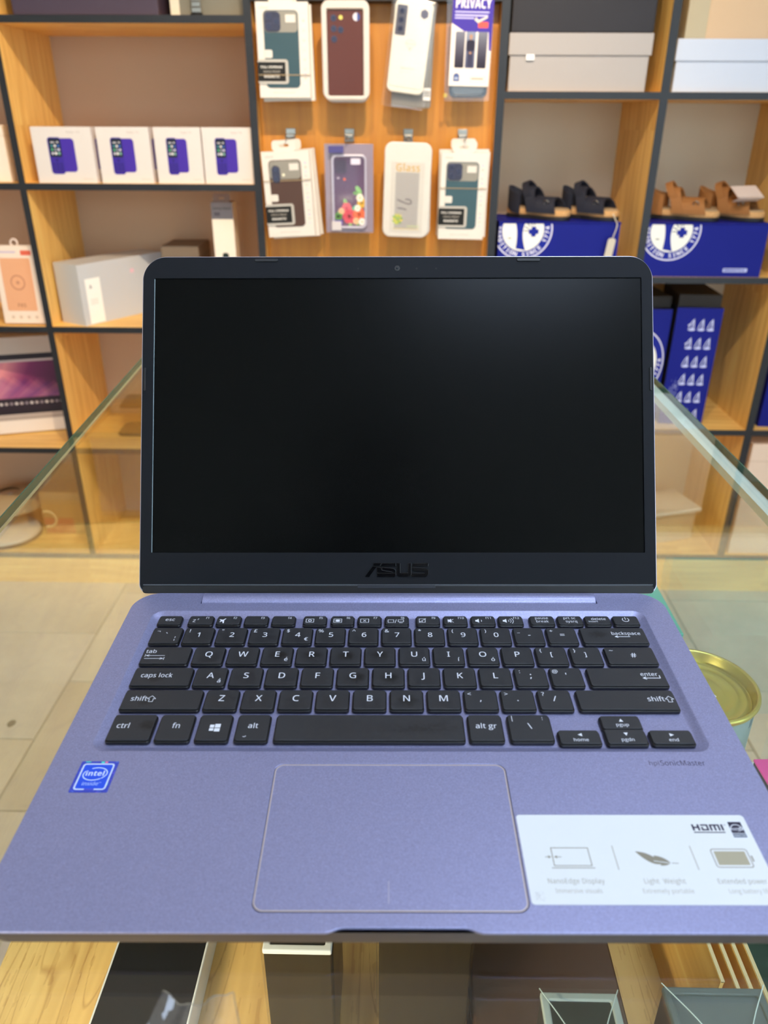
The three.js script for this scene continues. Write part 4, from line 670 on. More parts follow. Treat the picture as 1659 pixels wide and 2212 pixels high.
{
  // deck: outline with finger notch at the front and hinge recess at the back; holes for keyboard and touchpad
  const s = new THREE.Shape(), S = (x, z) => [x, -z], RB = 0.017, RF = 0.011;
  s.moveTo(...S(-HW + RF, ZF)); s.lineTo(...S(-0.0305, ZF)); s.bezierCurveTo(...S(-0.027, ZF), ...S(-0.026, ZF - 0.0019), ...S(-0.022, ZF - 0.0019)); s.lineTo(...S(0.0215, ZF - 0.0019)); s.bezierCurveTo(...S(0.0255, ZF - 0.0019), ...S(0.0265, ZF), ...S(0.030, ZF));
  s.lineTo(...S(HW - RF, ZF)); s.absarc(HW - RF, -(ZF - RF), RF, -Math.PI / 2, 0); s.lineTo(...S(HW, ZB + RB)); s.absarc(HW - RB, -(ZB + RB), RB, 0, Math.PI / 2);
  s.lineTo(...S(0.1220, ZB)); s.lineTo(...S(0.1225, -0.0328)); s.lineTo(...S(-0.1215, -0.0328)); s.lineTo(...S(-0.1210, ZB)); s.lineTo(...S(-HW + RB, ZB)); s.absarc(-HW + RB, -(ZB + RB), RB, Math.PI / 2, Math.PI);
  s.lineTo(...S(-HW, ZF - RF)); s.absarc(-HW + RF, -(ZF - RF), RF, Math.PI, Math.PI * 1.5);
  const hole = (x0, x1, z0, z1, r) => rrShape(x1 - x0, z1 - z0, r, (x0 + x1) / 2, -(z0 + z1) / 2);
  s.holes.push(hole(-0.1477, 0.1475, -0.0247, 0.0897, 0.0065), hole(-0.0584, 0.0479, 0.0979, 0.1722, 0.0045));
  const g = slab(s, 0.0014, 0.00035, 2, 12); flat(g); part('deck', g, lavender, lap, [0, -0.0014, 0]);
  // keyboard tray: rounded slope down to a flat floor
  const ring = (i, y) => ringPts(-0.1477 + i, 0.1475 - i, -0.0247 + i * 1.15, 0.0897 - i, 0.0065 - i * 0.3, y, 8);
  const tray = loft([ring(-0.0003, 0.00002), ring(0.0003, -0.0001), ring(0.0015, -0.0010), ring(0.0036, -0.0021), ring(0.0046, -0.0023)], { capB: true, flip: true }); metricUV(tray); part('keyboard_tray', tray, lavender, lap);
  // touchpad
  part('touchpad_frame', new THREE.BoxGeometry(0.108, 0.0006, 0.076), bottomM, lap, [-0.00525, -0.0018, 0.13505]);
  const pad = slab(rrShape(0.1055, 0.0735, 0.0042), 0.0016, 0.0003, 2, 10); flat(pad); const tp = part('touchpad', pad, lavender, lap, [-0.00525, -0.0017, 0.13505]);
  const rim = rrShape(0.1057, 0.0737, 0.0043); rim.holes.push(rrShape(0.1047, 0.0727, 0.0038)); part('touchpad_rim', flat(slab(rim, 0.0002, 0, 1, 10)), std(0xd0c4c4, 0.3, { metalness: 0.4 }), tp, [0, 0.00148, 0]);
  part('touchpad_line', new THREE.BoxGeometry(0.0003, 0.0001, 0.0098), std(0xb6aebe, 0.4), tp, [-0.0007, 0.00165, 0.0287]);
  // underside, tapering inwards
  const oR = (inset, y, zf = 0) => ringPts(-HW + 0.0006 + inset, HW - 0.0006 - inset, ZB + 0.0006 + inset, ZF - 0.0008 - inset * 0.4, 0.012 - inset * 0.2, y, 8);
  part('bottom_cover', loft([oR(0, -0.0013), oR(0.0006, -0.0035), oR(0.0022, -0.0085), oR(0.006, -0.0108), oR(0.02, -0.0116)], { capB: true, flip: false }), bottomM, lap);
  for (const [x, z] of [[-0.13, -0.025], [0.13, -0.025], [-0.13, 0.155], [0.13, 0.155]]) { const low = GLASS - V(x, 0, z).applyMatrix4(new THREE.Matrix4().compose(lap.position, lap.quaternion, V(1, 1, 1))).y; part('rubber_foot', new RoundedBoxGeometry(0.03, -low - 0.011, 0.007, 2, 0.0008), M.black, lap, [x, (low - 0.011) / 2, z]); }
  // hinge barrel
  const hp2 = []; for (let i = 0; i <= 20; i++) { const a = Math.PI * (1.15 - 1.3 * i / 20); hp2.push([-0.0386 + 0.0056 * Math.cos(a), -0.0022 + 0.0040 * Math.sin(a)]); }
  const hs = new THREE.Shape(); hp2.forEach(([z, y], i) => i ? hs.lineTo(-z, y) : hs.moveTo(-z, y)); hs.closePath();
  const hg = new THREE.ExtrudeGeometry(hs, { depth: 0.2422, bevelEnabled: true, bevelSize: 0.0003, bevelThickness: 0.0003, bevelSegments: 1 }); hg.rotateY(Math.PI / 2); hg.translate(-0.1206, 0, 0); metricUV(hg, 'x', 'z');
  part('hinge', hg, lavender, lap);
  part('hinge_bracket', new THREE.BoxGeometry(0.2436, 0.001, 0.012), bottomM, lap, [0.0005, -0.0052, -0.0388]);
  // embossed words under the arrow keys
  const font = await new FontLoader().loadAsync('fonts/droid/droid_sans_regular.typeface.json');
  const tg = new TextGeometry('SonicMaster', { font, size: 0.0030, depth: 0.00006, curveSegments: 3 }); tg.computeBoundingBox(); const bw = tg.boundingBox.max.x; tg.scale(0.0208 / bw, 1, 1); tg.rotateX(-Math.PI / 2); part('embossed_word', tg, std(0x6b6684, 0.18, { metalness: 0.6 }), lap, [0.1202, 0.0, 0.0985]);
  const tg2 = new TextGeometry('hpi', { font, size: 0.0026, depth: 0.00006, curveSegments: 3 }); tg2.rotateX(-Math.PI / 2); part('embossed_word', tg2, std(0x8a86a4, 0.2, { metalness: 0.6 }), lap, [0.1148, 0.0, 0.0984]);
}
// --- keys
const KX0 = -0.147, KX1 = 0.147, KZ0 = -0.022, KZ1 = 0.090, KP = 2048 / (KX1 - KX0), KH = Math.round((KZ1 - KZ0) * KP);
const keys = [];                                        // [x0, x1, z0, z1, draw]
{
  const F = [-0.0188, -0.0105], N = [-0.0070, 0.0074], Q = [0.0112, 0.0256], A = [0.0292, 0.0436], Z = [0.0472, 0.0616], S = [0.0657, 0.0832], AR = [0.0763, 0.0852];
  const mm = (v) => v / 1000, K = (x0, x1, row, draw) => keys.push([mm(x0 - 1.2), mm(x1 - 1.2), row[0], row[1], draw]);
  const T = (s, fx, fy, size, o = {}) => (x, a, b, w, h) => txt(x, s, a + w * fx, b + h * fy, size * KP / 1000, { align: o.align ?? 'center', base: 'middle', weight: o.weight, w: o.w ? o.w * KP / 1000 : undefined });
  const all = (...fs) => (...q) => fs.forEach((f) => f(...q));
  const stroke = (fn, lw = 0.35) => (x, a, b, w, h) => { x.lineWidth = lw * KP / 1000; x.lineJoin = 'round'; x.beginPath(); fn(x, (u) => a + w * u, (v) => b + h * v, KP / 1000); x.stroke(); };
  const fillp = (fn) => (x, a, b, w, h) => { x.beginPath(); fn(x, (u) => a + w * u, (v) => b + h * v, KP / 1000); x.fill(); };
  const fl = (s) => T(s, 0.76, 0.26, 2.7);
  const rect = (u0, v0, u1, v1) => stroke((x, X, Y) => { x.rect(X(u0), Y(v0), X(u1) - X(u0), Y(v1) - Y(v0)); });
  const spk = fillp((x, X, Y) => { x.moveTo(X(0.16), Y(0.48)); x.lineTo(X(0.22), Y(0.48)); x.lineTo(X(0.32), Y(0.34)); x.lineTo(X(0.32), Y(0.82)); x.lineTo(X(0.22), Y(0.68)); x.lineTo(X(0.16), Y(0.68)); });
  // function row
  const fx = [-141.0, -127.7, -122.9, -108.9, -106.2, -92.6, -89.7, -76.2, -73.4, -60.2, -54.7, -41.6, -38.3, -25.3, -22.4, -9.2, -6.3, 7.0, 12.1, 25.4, 28.3, 41.7, 44.7, 58.2, 60.9, 74.7, 79.5, 93.3, 95.9, 110.0, 112.2, 126.5, 128.8, 143.3];
  const fd = [T('esc', 0.5, 0.42, 4.0), all(T('Z', 0.22, 0.6, 3.6), T('z', 0.37, 0.38, 2.3), fl('f1')), all(fillp((x, X, Y) => { x.moveTo(X(0.38), Y(0.32)); x.lineTo(X(0.30), Y(0.52)); x.lineTo(X(0.32), Y(0.86)); x.lineTo(X(0.27), Y(0.88)); x.lineTo(X(0.22), Y(0.64)); x.lineTo(X(0.14), Y(0.76)); x.lineTo(X(0.11), Y(0.70)); x.lineTo(X(0.16), Y(0.56)); x.lineTo(X(0.08), Y(0.46)); x.lineTo(X(0.12), Y(0.40)); x.lineTo(X(0.24), Y(0.46)); x.lineTo(X(0.34), Y(0.30)); }), fl('f2')), fl('f3'), fl('f4'),
    all(rect(0.10, 0.36, 0.44, 0.76), stroke((x, X, Y) => { x.arc(X(0.27), Y(0.56), 6, 0, 7); }, 0.5), fl('f5')), all(rect(0.10, 0.36, 0.46, 0.78), fillp((x, X, Y) => { x.arc(X(0.28), Y(0.57), 8, 0, 7); }), stroke((x, X, Y) => { x.moveTo(X(0.14), Y(0.57)); x.lineTo(X(0.42), Y(0.57)); x.moveTo(X(0.18), Y(0.44)); x.lineTo(X(0.38), Y(0.70)); x.moveTo(X(0.38), Y(0.44)); x.lineTo(X(0.18), Y(0.70)); }), fl('f6')),
    all(rect(0.10, 0.36, 0.46, 0.78), stroke((x, X, Y) => { x.moveTo(X(0.22), Y(0.46)); x.lineTo(X(0.34), Y(0.68)); x.moveTo(X(0.34), Y(0.46)); x.lineTo(X(0.22), Y(0.68)); }), fl('f7')), all(rect(0.11, 0.46, 0.36, 0.78), stroke((x, X, Y) => { x.moveTo(X(0.42), Y(0.84)); x.lineTo(X(0.48), Y(0.42)); x.rect(X(0.56), Y(0.46), X(0.80) - X(0.56), Y(0.7) - Y(0.46)); x.moveTo(X(0.6), Y(0.82)); x.lineTo(X(0.76), Y(0.82)); }), fl('f8')),
    all(rect(0.12, 0.34, 0.38, 0.76), stroke((x, X, Y) => { x.moveTo(X(0.10), Y(0.78)); x.lineTo(X(0.42), Y(0.30)); x.moveTo(X(0.25), Y(0.6)); x.lineTo(X(0.25), Y(0.76)); }), fl('f9')), all(spk, stroke((x, X, Y) => { x.moveTo(X(0.16), Y(0.38)); x.lineTo(X(0.42), Y(0.78)); x.moveTo(X(0.16), Y(0.78)); x.lineTo(X(0.42), Y(0.38)); }), fl('f10')), all(spk, stroke((x, X, Y) => { x.arc(X(0.33), Y(0.58), 10, -0.7, 0.7); }), fl('f11')), all(spk, stroke((x, X, Y) => { x.arc(X(0.33), Y(0.58), 9, -0.8, 0.8); x.moveTo(X(0.33) + 12, Y(0.58) - 13); x.arc(X(0.33), Y(0.58), 18, -0.8, 0.8); x.moveTo(X(0.33) + 19, Y(0.58) - 18); x.arc(X(0.33), Y(0.58), 27, -0.75, 0.75); }), fl('f12')),
    all(T('pause', 0.5, 0.26, 3.0), T('break', 0.5, 0.66, 3.0)), all(T('prt sc', 0.5, 0.26, 3.0), T('sysrq', 0.55, 0.66, 3.0)), all(T('delete', 0.55, 0.34, 3.2), T('insert', 0.3, 0.66, 2.2)), all(stroke((x, X, Y) => { x.arc(X(0.5), Y(0.44), 13, -0.9, 4.04); x.moveTo(X(0.5), Y(0.14)); x.lineTo(X(0.5), Y(0.44)); }, 0.45))];
  for (let i = 0; i < 17; i++) K(fx[2 * i], fx[2 * i + 1], F, fd[i]);
  // letter rows: centre of first key and pitch (the laptop's own centre is 1.2 mm right of the measured zero)
  const P = 19.05, kw = 16.4, row = (c0, R, list) => list.forEach((d, i) => K(c0 + P * i - kw / 2, c0 + P * i + kw / 2, R, d));
  const big = (s, o = {}) => T(s, o.x ?? 0.5, o.y ?? 0.44, o.s ?? 6.4), up = (s) => T(s, 0.16, 0.2, 4.0), low = (s) => T(s, 0.82, 0.74, 4.2);
  K(-141.3, -124.7, N, all(T('¬', 0.2, 0.22, 4), T('`', 0.5, 0.5, 6), T('¦', 0.84, 0.68, 4)));
  row(-114.31, N, [['!', '1'], ['"', '2'], ['£', '3'], ['$', '4', '€'], ['%', '5'], ['^', '6'], ['&', '7'], ['*', '8'], ['(', '9'], [')', '0'], ['_', '-'], ['+', '=']].map(([u, b, l]) => all(up(u), big(b, { s: 5.8, x: 0.52, y: 0.46 }), ...(l ? [low(l)] : []))));
  K(106.7, 143.4, N, all(T('backspace', 0.70, 0.36, 4.0, { w: 17 }), stroke((x, X, Y) => { x.moveTo(X(0.52), Y(0.58)); x.lineTo(X(0.75), Y(0.58)); x.moveTo(X(0.56), Y(0.52)); x.lineTo(X(0.515), Y(0.58)); x.lineTo(X(0.56), Y(0.64)); }, 0.5)));
  K(-141.4, -115.4, Q, all(T('tab', 0.16, 0.27, 4.2), stroke((x, X, Y) => { x.moveTo(X(0.06), Y(0.44)); x.lineTo(X(0.06), Y(0.6)); x.moveTo(X(0.09), Y(0.52)); x.lineTo(X(0.48), Y(0.52)); x.moveTo(X(0.15), Y(0.47)); x.lineTo(X(0.08), Y(0.52)); x.lineTo(X(0.15), Y(0.57)); x.moveTo(X(0.06), Y(0.7)); x.lineTo(X(0.45), Y(0.7)); x.moveTo(X(0.39), Y(0.65)); x.lineTo(X(0.46), Y(0.7)); x.lineTo(X(0.39), Y(0.75)); x.moveTo(X(0.48), Y(0.62)); x.lineTo(X(0.48), Y(0.78)); })));
  row(-104.63, Q, ['Q', 'W', ['E', 'é'], 'R', 'T', 'Y', ['U', 'ú'], ['I', 'í'], ['O', 'ó'], 'P'].map((d) => Array.isArray(d) ? all(big(d[0]), low(d[1])) : big(d)));
  row(-104.63 + P * 10, Q, [['{', '['], ['}', ']']].map(([u, b]) => all(up(u), big(b, { s: 5 }))));
  K(116.3, 143.1, Q, all(T('~', 0.13, 0.2, 4.6), big('#', { s: 5.4, x: 0.56, y: 0.5 })));
  K(-141.4, -110.4, A, T('caps lock', 0.40, 0.44, 4.6, { w: 17 }));
  row(-99.96, A, [['A', 'á'], 'S', 'D', 'F', 'G', 'H', 'J', 'K', 'L'].map((d) => Array.isArray(d) ? all(big(d[0]), low(d[1])) : big(d)));
  row(-99.96 + P * 9, A, [[':', ';'], ['@', "'"]].map(([u, b]) => all(up(u), big(b, { s: 6 }))));
  K(102.4, 143.0, A, all(T('enter', 0.80, 0.36, 4.2, { w: 9.4 }), stroke((x, X, Y) => { x.moveTo(X(0.71), Y(0.58)); x.lineTo(X(0.93), Y(0.58)); x.lineTo(X(0.93), Y(0.42)); x.moveTo(X(0.75), Y(0.51)); x.lineTo(X(0.705), Y(0.58)); x.lineTo(X(0.75), Y(0.65)); }, 0.5)));
  K(-141.2, -101.3, Z, all(T('shift', 0.20, 0.46, 4.6, { w: 8.6 }), stroke((x, X, Y) => { const c = X(0.36), b = Y(0.62); x.moveTo(c, Y(0.32)); x.lineTo(c + 15, Y(0.47)); x.lineTo(c + 7, Y(0.47)); x.lineTo(c + 7, b); x.lineTo(c - 7, b); x.lineTo(c - 7, Y(0.47)); x.lineTo(c - 15, Y(0.47)); x.closePath(); })));
  row(-90.61, Z, ['Z', 'X', 'C', 'V', 'B', 'N', 'M'].map((d) => big(d)));
  row(-90.61 + P * 7, Z, [['<', ','], ['>', '.'], ['?', '/']].map(([u, b]) => all(up(u), big(b, { s: 5.6 }))));
  K(92.7, 142.7, Z, all(T('shift', 0.80, 0.46, 4.6, { w: 9 }), stroke((x, X, Y) => { const c = X(0.94), b = Y(0.62); x.moveTo(c, Y(0.32)); x.lineTo(c + 15, Y(0.47)); x.lineTo(c + 7, Y(0.47)); x.lineTo(c + 7, b); x.lineTo(c - 7, b); x.lineTo(c - 7, Y(0.47)); x.lineTo(c - 15, Y(0.47)); x.closePath(); })));
  const sx = [-141.2, -120.5, -117.7, -101.4, -98.2, -82.7, -79.1, -63.6, -60.0, 32.0, 34.9, 51.0, 54.6, 75.0];
  const win = fillp((x, X, Y) => { x.rect(X(0.36), Y(0.40), X(0.50) - X(0.36), Y(0.52) - Y(0.40)); x.rect(X(0.52), Y(0.37), X(0.70) - X(0.52), Y(0.52) - Y(0.37)); x.rect(X(0.36), Y(0.54), X(0.50) - X(0.36), Y(0.64) - Y(0.54)); x.rect(X(0.52), Y(0.54), X(0.70) - X(0.52), Y(0.67) - Y(0.54)); });
  const sd = [T('ctrl', 0.28, 0.44, 4.6), T('fn', 0.52, 0.44, 4.6), win, all(T('alt', 0.5, 0.44, 4.6), stroke((x, X, Y) => { x.arc(X(0.28), Y(0.82), 6, 0.2, 2.4); })), () => {}, T('alt gr', 0.52, 0.44, 4.6), all(T('|', 0.1, 0.13, 3.8), T('\\', 0.5, 0.44, 5.4), T('¦', 0.84, 0.13, 2.4))];
  for (let i = 0; i < 7; i++) K(sx[2 * i], sx[2 * i + 1], S, sd[i]);
  const tri = (d) => fillp((x, X, Y, m) => { const c = X(0.52), b = Y(0.34), r = 1.1 * m; if (d === 'l') { x.moveTo(c - r, b); x.lineTo(c + r, b - r); x.lineTo(c + r, b + r); } if (d === 'r') { x.moveTo(c + r, b); x.lineTo(c - r, b - r); x.lineTo(c - r, b + r); } if (d === 'u') { x.moveTo(c, b - r); x.lineTo(c + r, b + r); x.lineTo(c - r, b + r); } if (d === 'd') { x.moveTo(c, b + r); x.lineTo(c + r, b - r); x.lineTo(c - r, b - r); } });
  K(77.9, 97.3, AR, all(tri('l'), T('home', 0.52, 0.72, 2.9))); K(100.6, 119.7, [0.0757, 0.0852], all(tri('d'), T('pgdn', 0.52, 0.72, 2.9))); K(100.6, 119.7, [0.0663, 0.0752], all(tri('u'), T('pgup', 0.52, 0.70, 2.9))); K(122.2, 142.2, AR, all(tri('r'), T('end', 0.52, 0.72, 2.9)));
  const atlas = canvasTex(2048, KH, (x, w, h) => {
    x.fillStyle = '#25262a'; x.fillRect(0, 0, w, h);
    for (let i = 0; i < 26000; i++) { x.fillStyle = rnd() > 0.5 ? 'rgba(255,255,255,.035)' : 'rgba(0,0,0,.06)'; x.fillRect(rnd() * w, rnd() * h, 1.6, 1.6); }
    // dark greasy finger marks on the most used keys
    const spot = (px, pz, rx, rz, a, c = '0,0,0') => { const cx = (px / 1000 - KX0) * KP, cy = (pz / 1000 - KZ0) * KP; for (let i = 0; i < 240; i++) { const t = rnd() * 6.283, r = Math.sqrt(rnd()) * (0.35 + 0.65 * rnd()); x.fillStyle = `rgba(${c},${a})`; x.beginPath(); x.ellipse(cx + Math.cos(t) * r * rx * KP / 1000, cy + Math.sin(t) * r * rz * KP / 1000, 7, 5, t, 0, 7); x.fill(); } };
    spot(12, 75, 24, 5, 0.05); spot(115, -1, 7, 4, 0.06); [[-67, 18], [-48, 18], [-29, 19], [-5, 37], [-10, 18], [4, 55], [-23, 37], [-125, 73], [-130, 55], [-130, 37]].forEach(([a, b]) => spot(a, b, 6, 4.5, 0.05)); 
    x.fillStyle = '#dfe3ee'; x.strokeStyle = '#dfe3ee';
    for (const [x0, x1, z0, z1, d] of keys) d(x, (x0 - KX0) * KP, (z0 - KZ0) * KP, (x1 - x0) * KP, (z1 - z0) * KP);
  });
  const rough = new THREE.CanvasTexture(canvas(1024, Math.round(KH / 2), (x, w, h) => { x.fillStyle = 'rgb(150,150,150)'; x.fillRect(0, 0, w, h); const k = KP / 2000, spot = (px, pz, r) => { for (let i = 0; i < 160; i++) { const t = rnd() * 6.283, q = Math.sqrt(rnd()) * r; x.fillStyle = 'rgba(80,80,80,.06)'; x.beginPath(); x.arc((px - KX0 * 1000) * k + Math.cos(t) * q * k, (pz - KZ0 * 1000) * k + Math.sin(t) * q * k, 6, 0, 7); x.fill(); } };
    for (let i = 0; i < 10; i++) { spot(-105.8 + 19.05 * i, 20, 6); if (i < 9) spot(-101.2 + 19.05 * i, 38, 6); spot(-115.5 + 19.05 * i, 2, 6); if (i < 7) spot(-91.8 + 19.05 * i, 56, 6); } for (let i = 0; i < 8; i++) spot(-40 + i * 9, 75, 8); }));
  const keyM = std(0xffffff, 1.0, { map: atlas, roughnessMap: rough }), keyEdge = std(0x0c0c0e, 0.35);
  for (const [x0, x1, z0, z1] of keys) {
    const w = x1 - x0, d = z1 - z0, cx = (x0 + x1) / 2, cz = (z0 + z1) / 2;
    const k = flat(slab(rrShape(w, d, 0.0013), 0.0012, 0.0003, 2, 3));
    const p = k.attributes.position, uv = k.attributes.uv; for (let i = 0; i < p.count; i++) uv.setXY(i, (p.getX(i) + cx - KX0) / (KX1 - KX0), 1 - (p.getZ(i) + cz - KZ0) / (KZ1 - KZ0));
    const key = part('key', k, keyM, lap, [cx, -0.0007, cz]);
    part('key_skirt', flat(slab(rrShape(w + 0.0012, d + 0.0010, 0.0017), 0.0018, 0.0003, 1, 3)), keyEdge, key, [0, -0.0013, 0.0003]);
  }
}
// --- stickers on the palm rest
{
  const st = (name, x0, x1, z0, z1, mat, r, label) => { const w = x1 - x0, d = z1 - z0, g = flat(slab(rrShape(w, d, r), 0.00012)); const p = g.attributes.position, uv = g.attributes.uv; for (let i = 0; i < p.count; i++) uv.setXY(i, p.getX(i) / w + 0.5, 0.5 - p.getZ(i) / d); const m = part(name, g, mat, lap, [(x0 + x1) / 2, 0.00002, (z0 + z1) / 2]); if (label) m.userData.label = label; return m; };
  const blue = print(512, 544, (x, w, h) => {
    x.fillStyle = '#3a48b4'; x.fillRect(0, 0, w, h); for (let i = 0; i < 150; i++) { x.fillStyle = ['#4d62d8', '#2f3a9a', '#5a7ad0', '#6a5ad0', '#41c9c0', '#d48ab8'][Math.floor(rnd() * (i % 12 ? 4 : 6))]; x.fillRect(rnd() * w, rnd() * h, 6 + rnd() * 40, 4 + rnd() * 12); }
    x.fillStyle = '#3fd8c0'; x.fillRect(270, 4, 46, 30); x.fillRect(430, 380, 44, 46); x.fillRect(56, 4, 70, 14); x.fillStyle = '#e67aa0'; x.fillRect(324, 4, 36, 30);
    x.fillStyle = '#c9d8f0'; fillRR(x, 40, 40, 430, 462, 44); x.fillStyle = '#2450d8'; fillRR(x, 62, 62, 386, 418, 26); x.fillStyle = '#4d52c8'; x.fillRect(190, 478, 130, 26);
    x.strokeStyle = '#c9dcf6'; x.lineWidth = 15; x.lineCap = 'round'; x.beginPath(); x.ellipse(252, 226, 158, 108, -0.12, -1.9, 0.9); x.stroke(); x.beginPath(); x.ellipse(252, 226, 158, 108, -0.12, 1.05, 3.75); x.stroke();
    txt(x, 'intel', 250, 258, 118, { fill: '#d2e0f8', weight: 'bold', align: 'center' }); txt(x, 'inside', 240, 424, 84, { fill: '#b9cdf2', align: 'center' }); x.fillRect(352, 372, 30, 6);
  }, 0.3);
  st('processor_sticker', -0.1488, -0.1314, 0.0965, 0.1149, blue, 0.0006, 'shiny blue square processor sticker');
  const info = print(1536, 664, (x, w, h) => {
    x.fillStyle = '#dcdfe1'; x.fillRect(0, 0, w, h); const G = '#8a8474', L = '#a5a195'; const mmx = 1536 / 97.4;
    x.strokeStyle = G; x.lineWidth = 6; x.lineJoin = 'round'; x.strokeRect(188, 262, 238, 132); x.beginPath(); x.moveTo(170, 410); x.lineTo(442, 410); x.stroke(); x.lineWidth = 5; x.beginPath(); x.moveTo(140, 330); x.lineTo(170, 330); x.moveTo(208, 330); x.lineTo(244, 330); x.stroke(); x.fillStyle = G; x.beginPath(); x.moveTo(180, 330); x.lineTo(160, 318); x.lineTo(160, 342); x.moveTo(196, 330); x.lineTo(216, 318); x.lineTo(216, 342); x.fill();
    txt(x, 'NanoEdge Display', 300, 520, 50, { fill: L, align: 'center', w: 356 }); txt(x, 'Immersive visuals', 304, 586, 44, { fill: '#b1ada2', align: 'center', w: 290 });
    x.strokeStyle = L; x.lineWidth = 6; x.beginPath(); x.moveTo(588, 244); x.lineTo(588, 424); x.moveTo(1092, 244); x.lineTo(1092, 424); x.stroke();
    x.fillStyle = G; x.beginPath(); x.moveTo(726, 288); x.quadraticCurveTo(790, 290, 836, 330); x.lineTo(838, 318); x.quadraticCurveTo(900, 326, 930, 372); x.quadraticCurveTo(904, 398, 858, 392); x.lineTo(866, 382); x.quadraticCurveTo(800, 396, 726, 288); x.fill(); x.strokeStyle = '#dcdfe1'; x.lineWidth = 5; x.beginPath(); x.moveTo(826, 358); x.lineTo(924, 374); x.stroke(); x.strokeStyle = G; x.beginPath(); x.moveTo(938, 374); x.lineTo(980, 376); x.stroke();
    txt(x, 'Light  Weight', 850, 520, 50, { fill: L, align: 'center', w: 262 }); txt(x, 'Extremely portable', 852, 586, 44, { fill: '#b1ada2', align: 'center', w: 318 });
    x.strokeStyle = G; x.lineWidth = 6; x.beginPath(); x.roundRect(1216, 270, 232, 134, 16); x.stroke(); x.fillStyle = '#a8a18a'; x.fillRect(1232, 286, 200, 102); x.fillStyle = G; x.fillRect(1458, 318, 10, 44);
    txt(x, 'Extended power', 1330, 520, 50, { fill: L, align: 'center', w: 308 }); txt(x, 'Long battery life', 1350, 586, 44, { fill: '#b1ada2', align: 'center', w: 260 });
    x.fillStyle = '#2c2640'; const hd = (a) => a; x.font = 'bold 64px sans-serif'; const yb = 128; // HDMI in heavy squared letters
    const bar = (a, b, c, d) => x.fillRect(a, b, c, d); bar(1160, 76, 14, 50); bar(1196, 76, 14, 50); bar(1160, 94, 50, 13); bar(1220, 76, 46, 12); bar(1256, 76, 13, 50); bar(1220, 114, 46, 12); bar(1220, 96, 13, 30); bar(1278, 76, 13, 50); bar(1278, 76, 66, 12); bar(1305, 76, 13, 50); bar(1332, 76, 13, 50); bar(1354, 76, 14, 50); x.fillRect(1160, 136, 208, 8); txt(x, 'TM', 1374, 86, 12);
    x.fillStyle = '#dfe4ec'; fillRR(x, 1402, 48, 104, 140, 6); x.fillStyle = '#2e2c3e'; x.fillRect(1410, 56, 88, 90); x.fillStyle = '#5a6272'; x.fillRect(1410, 150, 88, 30); txt(x, 'ENERGY STAR', 1454, 172, 17, { fill: '#c9d0da', align: 'center', weight: 'bold', w: 78 }); x.strokeStyle = '#e6eaf2'; x.lineWidth = 5; x.beginPath(); x.arc(1454, 118, 40, Math.PI, 0); x.stroke(); x.font = 'italic 34px serif'; x.fillStyle = '#e6eaf2'; x.textAlign = 'center'; x.fillText('energy', 1446, 124, 66); x.beginPath(); for (let i = 0; i < 10; i++) { const r = i % 2 ? 6 : 16, a = -Math.PI / 2 + i * Math.PI / 5; x.lineTo(1480 + Math.cos(a) * r, 112 + Math.sin(a) * r); } x.closePath(); x.lineWidth = 3; x.stroke();
    for (let i = 0; i < 40; i++) { x.fillStyle = 'rgba(120,112,110,.10)'; x.beginPath(); x.ellipse(30 + rnd() * 60, 580 + rnd() * 60, 2 + rnd() * 8, 2 + rnd() * 3, rnd() * 3, 0, 7); x.fill(); }
  }, 0.6);
  st('feature_sticker', 0.0488, 0.1462, 0.1268, 0.1690, info, 0.0016, 'white rectangular feature sticker');
}
